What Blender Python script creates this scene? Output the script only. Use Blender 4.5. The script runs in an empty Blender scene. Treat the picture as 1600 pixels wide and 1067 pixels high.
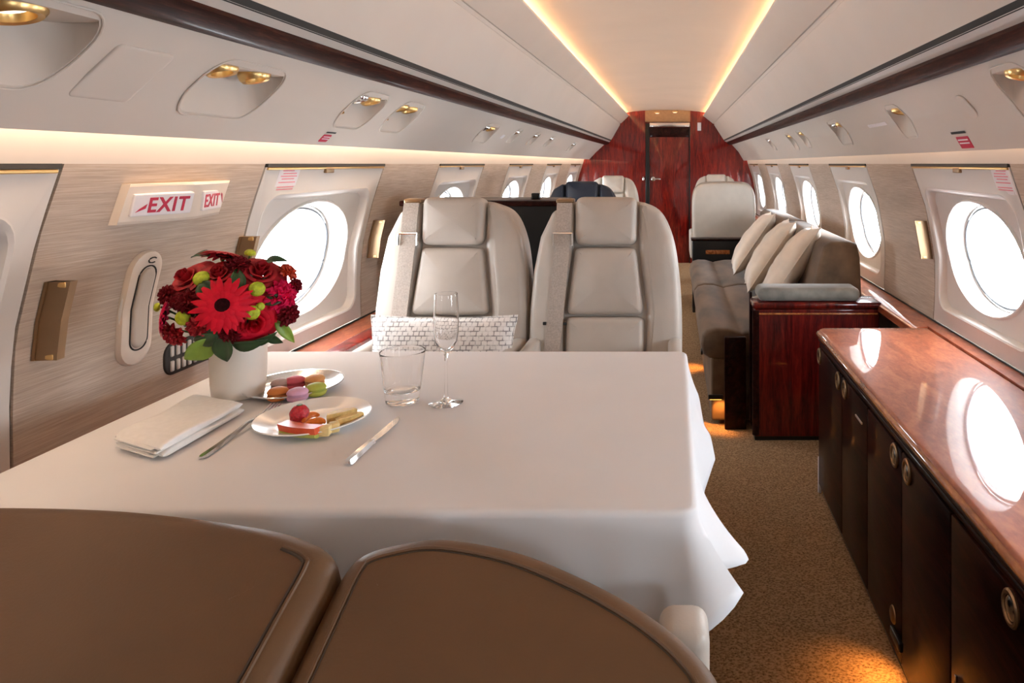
import bpy, bmesh, math, random
from mathutils import Vector, Matrix
random.seed(7)
PI = math.pi
C = bpy.context.scene.collection
CAMZ = 1.24                     # eye height above the cabin floor

# ------------------------------------------------------------------ materials
def nmat(name):
    m = bpy.data.materials.new(name); m.use_nodes = True
    nt = m.node_tree; b = nt.nodes['Principled BSDF']
    return m, nt, b
def N(nt, t, **kw):
    n = nt.nodes.new(t)
    for k, v in kw.items():
        if k in n.inputs: n.inputs[k].default_value = v
        else: setattr(n, k, v)
    return n
def ramp(nt, fac, stops):
    r = nt.nodes.new('ShaderNodeValToRGB'); e = r.color_ramp.elements
    while len(e) < len(stops): e.new(0.5)
    for el, (p, c) in zip(e, stops): el.position = p; el.color = (*c, 1)
    nt.links.new(fac, r.inputs[0]); return r.outputs[0]
def coords(nt, scale=(1,1,1), rot=(0,0,0)):
    t = nt.nodes.new('ShaderNodeTexCoord'); m = nt.nodes.new('ShaderNodeMapping')
    m.inputs['Scale'].default_value = scale; m.inputs['Rotation'].default_value = rot
    nt.links.new(t.outputs['Object'], m.inputs[0]); return m.outputs[0]
def noise(nt, vec, scale, detail=3, rough=.5, dist=0):
    n = nt.nodes.new('ShaderNodeTexNoise'); n.inputs['Scale'].default_value = scale
    n.inputs['Detail'].default_value = detail; n.inputs['Roughness'].default_value = rough
    n.inputs['Distortion'].default_value = dist
    nt.links.new(vec, n.inputs['Vector']); return n.outputs[0]
def bump(nt, b, h, strength=.2, dist=.01):
    n = nt.nodes.new('ShaderNodeBump'); n.inputs['Strength'].default_value = strength
    n.inputs['Distance'].default_value = dist
    nt.links.new(h, n.inputs['Height']); nt.links.new(n.outputs[0], b.inputs['Normal'])
def simple(name, col, rough=.5, metal=0, var=.06, scale=30, coat=0, bmp=0, spec=.5, sheen=0, vscale=(1,1,1)):
    m, nt, b = nmat(name)
    v = noise(nt, coords(nt, vscale), scale)
    lo = tuple(max(0, c*(1-var)) for c in col); hi = tuple(min(1, c*(1+var)) for c in col)
    nt.links.new(ramp(nt, v, [(.3, lo), (.7, hi)]), b.inputs['Base Color'])
    b.inputs['Roughness'].default_value = rough; b.inputs['Metallic'].default_value = metal
    b.inputs['Coat Weight'].default_value = coat; b.inputs['Coat Roughness'].default_value = .04
    b.inputs['Specular IOR Level'].default_value = spec
    if sheen: b.inputs['Sheen Weight'].default_value = sheen; b.inputs['Sheen Roughness'].default_value = .4
    if bmp: bump(nt, b, v, bmp, .004)
    return m
def wood(name, c0, c1, c2, vscale, scale=6, rough=.28, coat=1, dist=1.5, spec=.2):
    m, nt, b = nmat(name)
    v = noise(nt, coords(nt, vscale), scale, 6, .6, dist)
    f = noise(nt, coords(nt, tuple(s*3 for s in vscale)), scale*2.5, 4, .6, .5)
    mx = N(nt, 'ShaderNodeMath', operation='MULTIPLY_ADD'); mx.inputs[1].default_value = .35; 
    nt.links.new(f, mx.inputs[0])
    m2 = N(nt, 'ShaderNodeMath', operation='MULTIPLY'); m2.inputs[1].default_value = .65
    nt.links.new(v, m2.inputs[0]); nt.links.new(m2.outputs[0], mx.inputs[2])
    nt.links.new(ramp(nt, mx.outputs[0], [(.36, c0), (.5, c1), (.63, c2)]), b.inputs['Base Color'])
    b.inputs['Roughness'].default_value = rough; b.inputs['Coat Weight'].default_value = coat
    b.inputs['Coat Roughness'].default_value = .02; b.inputs['Specular IOR Level'].default_value = spec
    return m
def emit(name, col, s):
    m, nt, b = nmat(name)
    b.inputs['Base Color'].default_value = (*col, 1)
    b.inputs['Emission Color'].default_value = (*col, 1); b.inputs['Emission Strength'].default_value = s
    return m
def leather(name, col, rough=.42):
    m, nt, b = nmat(name)
    v = noise(nt, coords(nt), 9, 3); g = noise(nt, coords(nt), 260, 2)
    lo = tuple(c*.93 for c in col); hi = tuple(min(1, c*1.05) for c in col)
    nt.links.new(ramp(nt, v, [(.3, lo), (.7, hi)]), b.inputs['Base Color'])
    b.inputs['Roughness'].default_value = rough; b.inputs['Specular IOR Level'].default_value = .4
    bump(nt, b, g, .12, .002); return m

M = {}
M['cream'] = simple('cream_liner', (.58,.525,.47), .55, var=.02, scale=4)
M['vault'] = simple('vault_liner', (.62,.50,.40), .6, var=.03, scale=3)
M['channel'] = simple('grey_channel', (.50,.47,.44), .45, var=.02)
M['groove'] = simple('dark_groove', (.02,.017,.015), .7)
M['surround'] = simple('window_surround', (.58,.55,.52), .4, var=.02, scale=5)
M['shade'] = simple('grey_shade', (.36,.35,.37), .45, var=.03)
M['bezelwhite'] = simple('white_bezel', (.80,.80,.80), .35, var=.02)
M['seal'] = simple('dark_seal', (.06,.065,.075), .5)
m, nt, b = nmat('wall_fabric'); M['fabric'] = m
v = noise(nt, coords(nt, (40,2.6,110)), 3.2, 4, .65); v2 = noise(nt, coords(nt, (2,.6,5)), 3, 2)
ad = N(nt, 'ShaderNodeMath', operation='MULTIPLY_ADD'); ad.inputs[1].default_value = .75; nt.links.new(v, ad.inputs[0])
a2 = N(nt, 'ShaderNodeMath', operation='MULTIPLY'); a2.inputs[1].default_value = .25; nt.links.new(v2, a2.inputs[0]); nt.links.new(a2.outputs[0], ad.inputs[2])
nt.links.new(ramp(nt, ad.outputs[0], [(.32, (.33,.265,.21)), (.5, (.43,.35,.285)), (.68, (.54,.455,.385))]), b.inputs['Base Color'])
b.inputs['Roughness'].default_value = .75; bump(nt, b, v, .15, .003)
M['mahogany'] = wood('red_mahogany', (.045,.002,.0015), (.135,.005,.003), (.25,.014,.006), (7,7,.8), 3, .3)
M['darkwood'] = wood('dark_mahogany', (.006,.001,.0008), (.016,.003,.002), (.034,.007,.004), (6,.8,6), 3, .4, .22, spec=.06)
M['cabinetwood'] = wood('cabinet_mahogany', (.025,.0015,.001), (.085,.004,.003), (.16,.010,.005), (7,7,.8), 3, .4, .7, spec=.1)
M['strip'] = wood('strip_mahogany', (.010,.002,.0015), (.03,.006,.004), (.07,.018,.009), (14,1.2,14), 4, .5, .06, spec=.08)
M['burl'] = wood('burl_counter', (.22,.050,.022), (.32,.080,.034), (.42,.125,.050), (4,1.6,4), 4, .5, dist=1.2)
M['edge'] = wood('counter_edge', (.20,.055,.015), (.36,.12,.035), (.50,.20,.06), (3,1,3), 6, .2)
m, nt, b = nmat('carpet'); M['carpet'] = m
v = noise(nt, coords(nt, (1,1.0,1)), 170, 2, .7); w = N(nt, 'ShaderNodeTexVoronoi'); w.inputs['Scale'].default_value = 110
nt.links.new(coords(nt, (1,1.6,1)), w.inputs['Vector'])
ad = N(nt, 'ShaderNodeMath', operation='MULTIPLY_ADD'); ad.inputs[1].default_value = .5; nt.links.new(w.outputs[0], ad.inputs[0]); nt.links.new(v, ad.inputs[2])
nt.links.new(ramp(nt, ad.outputs[0], [(.45, (.105,.060,.029)), (.66, (.27,.165,.085)), (.9, (.44,.29,.165))]), b.inputs['Base Color'])
b.inputs['Roughness'].default_value = .95; b.inputs['Specular IOR Level'].default_value = .1; bump(nt, b, ad.outputs[0], .6, .004)
M['leather'] = leather('cream_leather', (.50,.445,.39))
M['brown'] = leather('shaded_seat_leather', (.125,.062,.026), .5)  # cream seats' backlit shade put into a dark brown base colour
M['navy'] = leather('navy_leather', (.025,.03,.045), .35)
M['white_leather'] = leather('pale_leather', (.62,.57,.50))
M['piping'] = simple('dark_piping', (.05,.028,.015), .6)
M['belt'] = simple('belt_webbing', (.44,.38,.33), .8, scale=200, var=.15)
M['gold'] = simple('gold_plate', (.72,.48,.20), .32, 1, var=.04)
M['bronze'] = simple('bronze_plate', (.33,.22,.13), .38, 1, var=.05)
M['header'] = simple('header_veneer', (.30,.17,.08), .35, var=.1, coat=.4)
M['chrome'] = simple('chrome', (.78,.77,.76), .14, 1, var=.02)
M['black'] = simple('black_lacquer', (.006,.006,.006), .3)
M['cloth'] = simple('white_linen', (.75,.75,.765), .85, var=.015, scale=6, spec=.2)
M['napkin'] = simple('napkin_cotton', (.82,.815,.80), .95, var=.03, scale=90, bmp=.2, spec=.1)
M['china'] = simple('white_china', (.86,.85,.83), .15, var=.01)
M['vase'] = simple('ivory_ceramic', (.72,.67,.60), .3, var=.03, scale=8)
M['velvet'] = simple('taupe_velvet', (.135,.082,.046), .8, var=.5, scale=9, sheen=.25, vscale=(1,.35,1))
M['velvetgrey'] = simple('grey_velvet', (.20,.19,.165), .7, var=.3, scale=14, sheen=.5)
M['satin'] = simple('cream_satin', (.80,.69,.57), .36, var=.06, scale=14, bmp=.25, sheen=.2)
M['petalred'] = simple('red_petal', (.36,.004,.012), .6, var=.25, scale=60)
M['petaldeep'] = simple('deep_red_petal', (.16,.003,.009), .65, var=.35, scale=60, spec=.2)
M['petalbright'] = simple('bright_red_petal', (.58,.004,.022), .6, var=.15, scale=60, spec=.2)
M['petalpink'] = simple('pink_petal', (.66,.006,.075), .6, var=.15, scale=60, spec=.2)
M['petalorange'] = simple('orange_petal', (.55,.05,.015), .5, var=.2, scale=60)
M['button'] = simple('lime_button', (.42,.50,.02), .6, var=.25, scale=160, bmp=.4)
M['leaf'] = simple('dark_leaf', (.018,.060,.014), .4, var=.4, scale=30)
M['lime'] = simple('lime_leaf', (.20,.33,.035), .4, var=.2, scale=30)
M['stem'] = simple('green_stem', (.05,.11,.02), .6)
M['eye'] = simple('flower_eye', (.018,.002,.003), .9, spec=.1, scale=200, var=.4, bmp=.5)
M['placard'] = simple('white_placard', (.75,.72,.74), .5, var=.02)
M['redprint'] = simple('red_print', (.50,.02,.06), .5)
M['pinkprint'] = simple('pink_print', (.75,.22,.28), .5)
M['blackprint'] = simple('black_print', (.02,.02,.02), .6)
M['signbox'] = simple('sign_housing', (.66,.58,.50), .4, var=.02)
M['lamp'] = emit('reading_lamp_glass', (1,.9,.72), 1.5)
M['cove'] = emit('cove_led', (1,.73,.45), 64)
M['wash'] = emit('wall_wash_led', (1,.73,.50), 13)
M['aisle'] = emit('aisle_lamp', (1,.42,.08), 5)
M['wallback'] = simple('cabin_back_wall', (.26,.22,.18), .8)
def glassmat(name, rough=0.0, ior=1.45, col=(1,1,1)):
    m, nt, b = nmat(name)
    b.inputs['Base Color'].default_value = (*col, 1)
    b.inputs['Transmission Weight'].default_value = 1; b.inputs['Roughness'].default_value = rough; b.inputs['IOR'].default_value = ior
    return m
M['glass'] = glassmat('clear_glass', 0, 1.36)
m = bpy.data.materials.new('window_pane'); m.use_nodes = True; nt = m.node_tree; nt.nodes.clear()
o = nt.nodes.new('ShaderNodeOutputMaterial'); mx = nt.nodes.new('ShaderNodeMixShader'); tr = nt.nodes.new('ShaderNodeBsdfTransparent')
gl = nt.nodes.new('ShaderNodeBsdfGlossy'); gl.inputs['Roughness'].default_value = .02; mx.inputs[0].default_value = .05
tr.inputs[0].default_value = (.97,.98,.99,1)
nt.links.new(tr.outputs[0], mx.inputs[1]); nt.links.new(gl.outputs[0], mx.inputs[2]); nt.links.new(mx.outputs[0], o.inputs[0])
M['pane'] = m
# patterned cushion cover: grey dashes woven in a bond on white
m, nt, b = nmat('basket_print'); M['print'] = m
br = N(nt, 'ShaderNodeTexBrick'); br.inputs['Color1'].default_value = (.82,.80,.78,1); br.inputs['Color2'].default_value = (.74,.72,.70,1)
br.inputs['Mortar'].default_value = (.26,.25,.25,1); br.inputs['Scale'].default_value = 42; br.inputs['Mortar Size'].default_value = .07
br.inputs['Brick Width'].default_value = .75; br.inputs['Row Height'].default_value = .6
tc = nt.nodes.new('ShaderNodeTexCoord'); mp = nt.nodes.new('ShaderNodeMapping'); mp.inputs['Rotation'].default_value = (PI/2,0,0)
nt.links.new(tc.outputs['Object'], mp.inputs[0]); nt.links.new(mp.outputs[0], br.inputs['Vector'])
v = noise(nt, tc.outputs['Object'], 55, 2)
mxx = N(nt, 'ShaderNodeMix', data_type='RGBA'); nt.links.new(br.outputs[0], mxx.inputs[6]); mxx.inputs[7].default_value = (.84,.82,.80,1)
nt.links.new(ramp(nt, v, [(.42,(0,0,0)),(.6,(.8,.8,.8))]), mxx.inputs[0]); nt.links.new(mxx.outputs[2], b.inputs['Base Color'])
b.inputs['Roughness'].default_value = .8

# ------------------------------------------------------------------ mesh helpers
class MB:
    def __init__(s): s.bm = bmesh.new()
    def face(s, vs):
        try: return s.bm.faces.new(vs)
        except ValueError: return None
    def ring(s, pts): return [s.bm.verts.new(p) for p in pts]
    def bridge(s, a, b, closed=True):
        n = len(a)
        for i in range(n if closed else n-1):
            j = (i+1) % n
            s.face((a[i], a[j], b[j], b[i]))
    def loft(s, rings, closed=True, cap0=False, cap1=False):
        R = [s.ring(r) for r in rings]
        for a, b in zip(R, R[1:]): s.bridge(a, b, closed)
        if cap0: s.face(R[0][::-1])
        if cap1: s.face(R[-1])
        return s
    def box(s, c, size, bevel=0, seg=3, mat=None):
        r = bmesh.ops.create_cube(s.bm, size=1)['verts']
        for v in r: v.co = Vector((v.co.x*size[0], v.co.y*size[1], v.co.z*size[2]))
        if bevel:
            ed = list({e for v in r for e in v.link_edges})
            rb = bmesh.ops.bevel(s.bm, geom=ed, offset=bevel, segments=seg, profile=.5, affect='EDGES')
            r = list({v for f in rb['faces'] for v in f.verts} | {v for v in r if v.is_valid})
        mt = Matrix.Translation(c) @ (mat.to_4x4() if mat else Matrix())
        for v in r: v.co = mt @ v.co
        return s
    def lathe(s, prof, seg=32, mat=None, sy=1):
        mt = mat or Matrix(); R = []
        for r, z in prof:
            if r < 1e-6: R.append([s.bm.verts.new(mt @ Vector((0,0,z)))])
            else: R.append(s.ring([mt @ Vector((r*math.cos(2*PI*i/seg), sy*r*math.sin(2*PI*i/seg), z)) for i in range(seg)]))
        for a, b in zip(R, R[1:]):
            if len(a) == 1 and len(b) == 1: continue
            if len(a) == 1: [s.face((a[0], b[i], b[(i+1) % seg])) for i in range(seg)]
            elif len(b) == 1: [s.face((a[(i+1) % seg], a[i], b[0])) for i in range(seg)]
            else: s.bridge(a, b)
        return s
    def tube(s, pts, rad, seg=8, closed=False, cap=True):
        pts = [Vector(p) for p in pts]; n = len(pts); rings = []
        rr = rad if isinstance(rad, (list, tuple)) else [rad]*n
        for i, p in enumerate(pts):
            t = (pts[(i+1) % n] - pts[i-1]) if closed else (pts[min(i+1, n-1)] - pts[max(i-1, 0)])
            t.normalize(); up = Vector((0,0,1)) if abs(t.z) < .9 else Vector((0,1,0))
            a = t.cross(up).normalized(); b = t.cross(a).normalized()
            rings.append([p + (a*math.cos(2*PI*k/seg) + b*math.sin(2*PI*k/seg))*rr[i] for k in range(seg)])
        if closed: rings.append(rings[0])
        s.loft(rings, True, cap and not closed, cap and not closed); return s
    def grid(s, fn, nu, nv, cu=False):
        R = [[s.bm.verts.new(fn(i/nu, j/nv)) for i in range(nu if cu else nu+1)] for j in range(nv+1)]
        for a, b in zip(R, R[1:]): s.bridge(a, b, cu)
        return s
    def prism(s, poly, y0, y1, seg=1):
        rings = [[(x, y0+(y1-y0)*k/seg, z) for x, z in poly] for k in range(seg+1)]
        return s.loft(rings, True, True, True)
    def puff(s, out, depth, R, back=0, frame=lambda x, u, t: Vector((x, -t, u)), dome=.004, n=5):
        """Upholstered pad: a 2D outline swelled to a rounded face."""
        m = len(out); P = [Vector(p) for p in out]
        A = sum(P[i].x*P[(i+1) % m].y - P[(i+1) % m].x*P[i].y for i in range(m))
        if A < 0: P.reverse()
        nr = []
        for i in range(m):
            t = (P[(i+1) % m]-P[i-1]); t.normalize(); nr.append(Vector((-t.y, t.x)))
        rings = [[frame(p.x, p.y, back) for p in P]]
        for k in range(n+1):
            a = PI/2*k/n; ins = R*(1-math.cos(a)); h = depth-R+R*math.sin(a)
            rings.append([frame(*(P[i]+nr[i]*ins), h) for i in range(m)])
        cen = sum((P[i]+nr[i]*R for i in range(m)), Vector((0,0)))/m
        for q, dz in ((.93,.16),(.82,.36),(.66,.60),(.46,.82),(.24,.96)):
            V = [P[i]+nr[i]*R-cen for i in range(m)]; hx = max(abs(v.x) for v in V); hz = max(abs(v.y) for v in V)
            E = [v/max(1e-6, math.hypot(v.x/hx, v.y/hz)) for v in V]
            rings.append([frame(*(cen+(v+(e-v)*(1-q)**.8*.8)*q), depth+dome*(1-q*q)) for v, e in zip(V, E)])
        s.loft(rings, True, True, False)
        s.bm.verts.ensure_lookup_table(); last = s.bm.verts[-m:]
        c = s.bm.verts.new(frame(cen.x, cen.y, depth+dome)); s.bm.verts.ensure_lookup_table()
        for i in range(m): s.face((last[i], last[(i+1) % m], c))
        inner = s.bm.verts[-1-5*m:] if dome else []
        for _ in range(14 if dome else 0): bmesh.ops.smooth_vert(s.bm, verts=inner, factor=.5, use_axis_x=True, use_axis_y=True, use_axis_z=True)
        return s
    def build(s, name, mat, parent=None, smooth=True, angle=40, origin=None):
        bmesh.ops.recalc_face_normals(s.bm, faces=s.bm.faces)
        me = bpy.data.meshes.new(name); s.bm.to_mesh(me); s.bm.free()
        me.materials.append(mat)
        if smooth:
            me.polygons.foreach_set('use_smooth', [True]*len(me.polygons))
            me.set_sharp_from_angle(angle=math.radians(angle))
        o = bpy.data.objects.new(name, me); C.objects.link(o)
        if parent: o.parent = parent
        elif origin != 'world' and len(me.vertices):
            xs = [v.co for v in me.vertices]
            c = Vector(((min(v.x for v in xs)+max(v.x for v in xs))/2, (min(v.y for v in xs)+max(v.y for v in xs))/2, min(v.z for v in xs)))
            me.transform(Matrix.Translation(-c)); o.location = c
        return o
def tag(o, label, cat, group=None, kind=None):
    o['label'] = label; o['category'] = cat
    if group: o['group'] = group
    if kind: o['kind'] = kind
    return o
def thing(name, label, cat, loc=(0,0,0), rz=0, group=None):
    o = bpy.data.objects.new(name, None); C.objects.link(o); o.empty_display_size = .05
    o.location = loc; o.rotation_euler = (0,0,rz); return tag(o, label, cat, group)
def struct(o): o['kind'] = 'structure'; return o
def sempty(name, loc=(0,0,0)):
    o = bpy.data.objects.new(name, None); C.objects.link(o); o.location = loc; o['kind'] = 'structure'; return o
def rrect(w0, w1, h0, h1, r, nc=6, ns=8):
    """Rounded rectangle, counter-clockwise, always 4*(nc+ns) points."""
    pts = []
    cs = [((w1-r, h0+r), -PI/2), ((w1-r, h1-r), 0), ((w0+r, h1-r), PI/2), ((w0+r, h0+r), PI)]
    for k, ((cx, cy), a0) in enumerate(cs):
        arc = [(cx+r*math.cos(a0+PI/2*i/nc), cy+r*math.sin(a0+PI/2*i/nc)) for i in range(nc+1)]
        (nx, ny), b0 = cs[(k+1) % 4]
        nxt = (nx+r*math.cos(b0), ny+r*math.sin(b0)); e = arc[-1]
        pts += arc + [(e[0]+(nxt[0]-e[0])*i/ns, e[1]+(nxt[1]-e[1])*i/ns) for i in range(1, ns)]
    return pts
def smooth_poly(ctrl, n=8):
    """Closed Catmull-Rom curve through 2D control points."""
    m = len(ctrl); out = []
    for i in range(m):
        p0, p1, p2, p3 = (Vector(ctrl[(i+k-1) % m]) for k in range(4))
        for j in range(n):
            t = j/n
            out.append(.5*((2*p1)+(p2-p0)*t+(2*p0-5*p1+4*p2-p3)*t*t+(3*p1-p0-3*p2+p3)*t**3))
    return [(p.x, p.y) for p in out]
def resample(poly, step):
    out = []; m = len(poly)
    for i in range(m):
        a = Vector(poly[i]); b = Vector(poly[(i+1) % m]); k = max(1, int((b-a).length/step))
        out += [tuple(a+(b-a)*j/k) for j in range(k)]
    return out
def round_poly(pts, r, n=5):
    """Polygon with every corner rounded to radius r (less where the sides are short)."""
    out = []; m = len(pts)
    for i in range(m):
        p = Vector(pts[i]); a = Vector(pts[i-1])-p; b = Vector(pts[(i+1) % m])-p
        ang = a.angle(b)
        if ang > 2.9: out.append(tuple(p)); continue
        d = min(r/math.tan(ang/2), a.length*.48, b.length*.48)
        q0 = p+a.normalized()*d; q1 = p+b.normalized()*d
        for k in range(n+1):
            t = k/n; out.append(tuple(q0*(1-t)**2+p*2*t*(1-t)+q1*t*t))
    return out
def interp(pts, x):
    if x <= pts[0][0]: return pts[0][1]
    for (a, b), (c, d) in zip(pts, pts[1:]):
        if x <= c: return b+(d-b)*(x-a)/(c-a)
    return pts[-1][1]
def table_pt(px, py, z=.49):
    """Point of the table plane that the photograph shows at (px, py)."""
    k = z/(py-256.0); return (px-1052)*k, 1080*k

# ------------------------------------------------------------------ cabin shell (heights below are relative to the eye)
YA, YB = -1.3, 8.67
SECL = [(-1.24,-1.205),(-1.0,-1.21),(-.75,-1.22),(-.60,-1.224),(-.45,-1.226),(-.324,-1.22),(-.134,-1.175),(-.009,-1.133),(.0,-1.130),(.10,-1.10)]
SECR = [(-1.24,.99),(-1.0,1.0),(-.75,1.015),(-.61,1.02),(-.48,1.026),(-.361,1.024),(-.172,.99),(-.027,.940),(.0,.932),(.10,.905)]
def sx(side, z): return interp(SECL if side < 0 else SECR, z)
def wpt(side, y, z, off=0): return Vector((sx(side, z)+side*off, y, z+CAMZ))     # off > 0 goes outward
ZB = {-1: -.60, 1: -.61}
def wall_strip(name, side, y0, y1, zs, off, mat, thick=.02, seg=1):
    mb = MB(); ys = [y0+(y1-y0)*k/seg for k in range(seg+1)]
    ring = lambda y: [wpt(side, y, z, off) for z in zs]+[wpt(side, y, z, off+thick) for z in zs[::-1]]
    mb.loft([ring(y) for y in ys], True, True, True)
    return struct(mb.build(name, mat, origin='world'))
fl = MB().box((-.1,(YA+YB)/2,-.02), (2.3, YB-YA, .04)); struct(fl.build('floor', M['carpet'], origin='world', smooth=False))
LOWZ = lambda s: [-1.24,-1.1,-1.0,-.88,-.75,ZB[s]-.004]
wall_strip('wall_left', -1, YA, YB, LOWZ(-1), 0, M['fabric'])
wall_strip('wall_right', 1, YA, YB, LOWZ(1), 0, M['fabric'])
ST = [1.92-1.43+1.43*i for i in range(-1, 6)]           # near edges of the window bays; first one unseen, added to light the tablecloth
BW = .79
def zs_of(s, n=14): return [ZB[s]+(.0015-ZB[s])*k/n for k in range(n+1)]
for s, nm in ((-1,'wall_left'), (1,'wall_right')):
    prev = YA
    for y in ST+[YB]:
        wall_strip(nm+'.001', s, prev+.003, y-.004, zs_of(s), 0, M['fabric'])
        prev = y+BW
        if y < YB:
            for e in (y, y+BW): wall_strip('trim_1', s, e-.008, e+.010, zs_of(s), .006, M['groove'], .01)
    # cream band washed by the hidden light, then the hidden backing above the overhead panel
wall_strip('trim_2', -1, YA, YB, [.0,.03,.06,.10], 0, M['cream'])
wall_strip('trim_2', 1, YA, YB, [.0,.03,.06,.10], 0, M['cream'])
zc = lambda pts: [(x, z+CAMZ) for x, z in pts]
shell = [(-1.10,.10),(-1.0,.30),(-.85,.5),(-.66,.66),(-.4,.74),(-.09,.76),(.22,.74),(.47,.66),(.66,.5),(.80,.30),(.905,.10)]
shell2 = [(x*1.03, z+.03) for x, z in shell[::-1]]
struct(MB().prism(zc(shell+shell2), YA, YB).build('ceiling', M['cream'], origin='world'))
# vault between the coves
vc = [(-.675,.590),(-.655,.612),(-.62,.630),(-.57,.643),(-.5,.653),(-.38,.665),(-.24,.673),(-.09,.675),(.06,.673),(.20,.665),(.32,.653),(.39,.643),(.44,.630),(.475,.612),(.495,.590)]
struct(MB().prism(zc(vc+[(x, z+.02) for x, z in vc[::-1]]), YA, YB).build('ceiling', M['vault'], origin='world'))
# sloping ceiling panels with a shallow seam, grey channel, wood strip
CP = {-1: [(-.776,.297),(-.664,.492),(-.668,.497),(-.660,.508),(-.652,.507),(-.556,.598),(-.555,.606),(-.60,.604),(-.665,.58),(-.80,.34)],
       1: [(.631,.297),(.509,.487),(.513,.492),(.504,.504),(.496,.503),(.376,.598),(.375,.606),(.42,.604),(.485,.58),(.66,.34)]}
CH = {-1: [(-.781,.287),(-.800,.270),(-.83,.285),(-.80,.30)], 1: [(.636,.287),(.669,.270),(.70,.285),(.66,.30)]}
GR = {-1: [(-.774,.300),(-.783,.284),(-.80,.31)], 1: [(.629,.300),(.639,.284),(.66,.31)]}
WS = {-1: [(-.7985,.272),(-.796,.262),(-.810,.249),(-.832,.238),(-.852,.236),(-.862,.242),(-.862,.262),(-.82,.282)],
       1: [(.667,.272),(.666,.262),(.682,.249),(.706,.238),(.724,.236),(.733,.242),(.733,.262),(.69,.282)]}
for s in (-1, 1):
    struct(MB().prism(zc(CP[s]), YA, YB).build('ceiling', M['cream'], origin='world', angle=25))
    struct(MB().prism(zc(CH[s]), YA, YB).build('trim_3', M['channel'], origin='world'))
    struct(MB().prism(zc(GR[s]), YA, YB).build('trim_4', M['groove'], origin='world'))
    struct(MB().prism(zc(WS[s]), YA, YB).build('trim_5', M['strip'], origin='world', angle=50))
# overhead service panels: solid, with real recesses cut for the lights
PS = {-1: [(-.8575,.245),(-.96,.150),(-1.05,.0555),(-1.052,.075),(-1.052,.14),(-1.03,.25),(-.86,.28)],
       1: [(.728,.245),(.815,.150),(.88,.039),(.882,.06),(.884,.14),(.86,.25),(.73,.28)]}
psu = {}
for s in (-1, 1): psu[s] = struct(MB().prism(zc(PS[s]), YA, YB).build('ceiling', M['cream'], origin='world', angle=30))
def on_psu(s, px, py):
    """Point of the overhead panel that the photograph shows at (px, py)."""
    dx, dz = (px-1052)/1080, (256-py)/1080
    for a, b in zip(PS[s][:2], PS[s][1:3]):
        # (a + t(b-a)) parallel to (dx, dz)
        ex, ez = b[0]-a[0], b[1]-a[1]; den = ex*dz-ez*dx
        t = (a[1]*dx-a[0]*dz)/den
        if -.001 <= t <= 1.001 or (a is PS[s][1]): 
            x, z = a[0]+ex*t, a[1]+ez*t; return Vector((x, x/dx, z+CAMZ)), t
def psu_z(s, x):
    p = [(abs(a), b) for a, b in PS[s][:3]]; return interp(p, abs(x))+CAMZ
def psu_frame(s, p):
    """origin p on the panel, axes: along the cabin, up the slope, out of the panel into the cabin"""
    a, b = (PS[s][0], PS[s][1]) if abs(p.x) < abs(PS[s][1][0]) else (PS[s][1], PS[s][2])
    up = Vector((a[0]-b[0], 0, a[1]-b[1])).normalized(); ay = Vector((0, 1, 0)); n = Vector((-s*abs(up.z), 0, -abs(up.x))).normalized()
    return up, ay, n
# LED strips: two coves and two wall washers, each a real lamp along the cabin
def led(name, label, x0, x1, z0, z1, mat, group):
    o = MB().prism(zc([(x0,z0),(x1,z1),(x1,z1+.004),(x0,z0+.004)]), .0 if 'cove' in name else -.2, YB-.02).build(name, mat, smooth=False)
    return tag(o, label, 'light', group)
led('cove_light_strip', 'warm glowing light strip along the left edge of the vaulted ceiling', -.652, -.634, .603, .605, M['cove'], 'cove light strips')
led('cove_light_strip', 'warm glowing light strip along the right edge of the vaulted ceiling', .454, .472, .605, .603, M['cove'], 'cove light strips')
led('wall_wash_strip', 'warm light strip hidden behind the left overhead panel, above the EXIT sign', -1.090, -1.060, .094, .094, M['wash'], 'wall wash strips')
led('wall_wash_strip', 'warm light strip hidden behind the right overhead panel, above the sideboard', .888, .900, .094, .094, M['wash'], 'wall wash strips')

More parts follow.
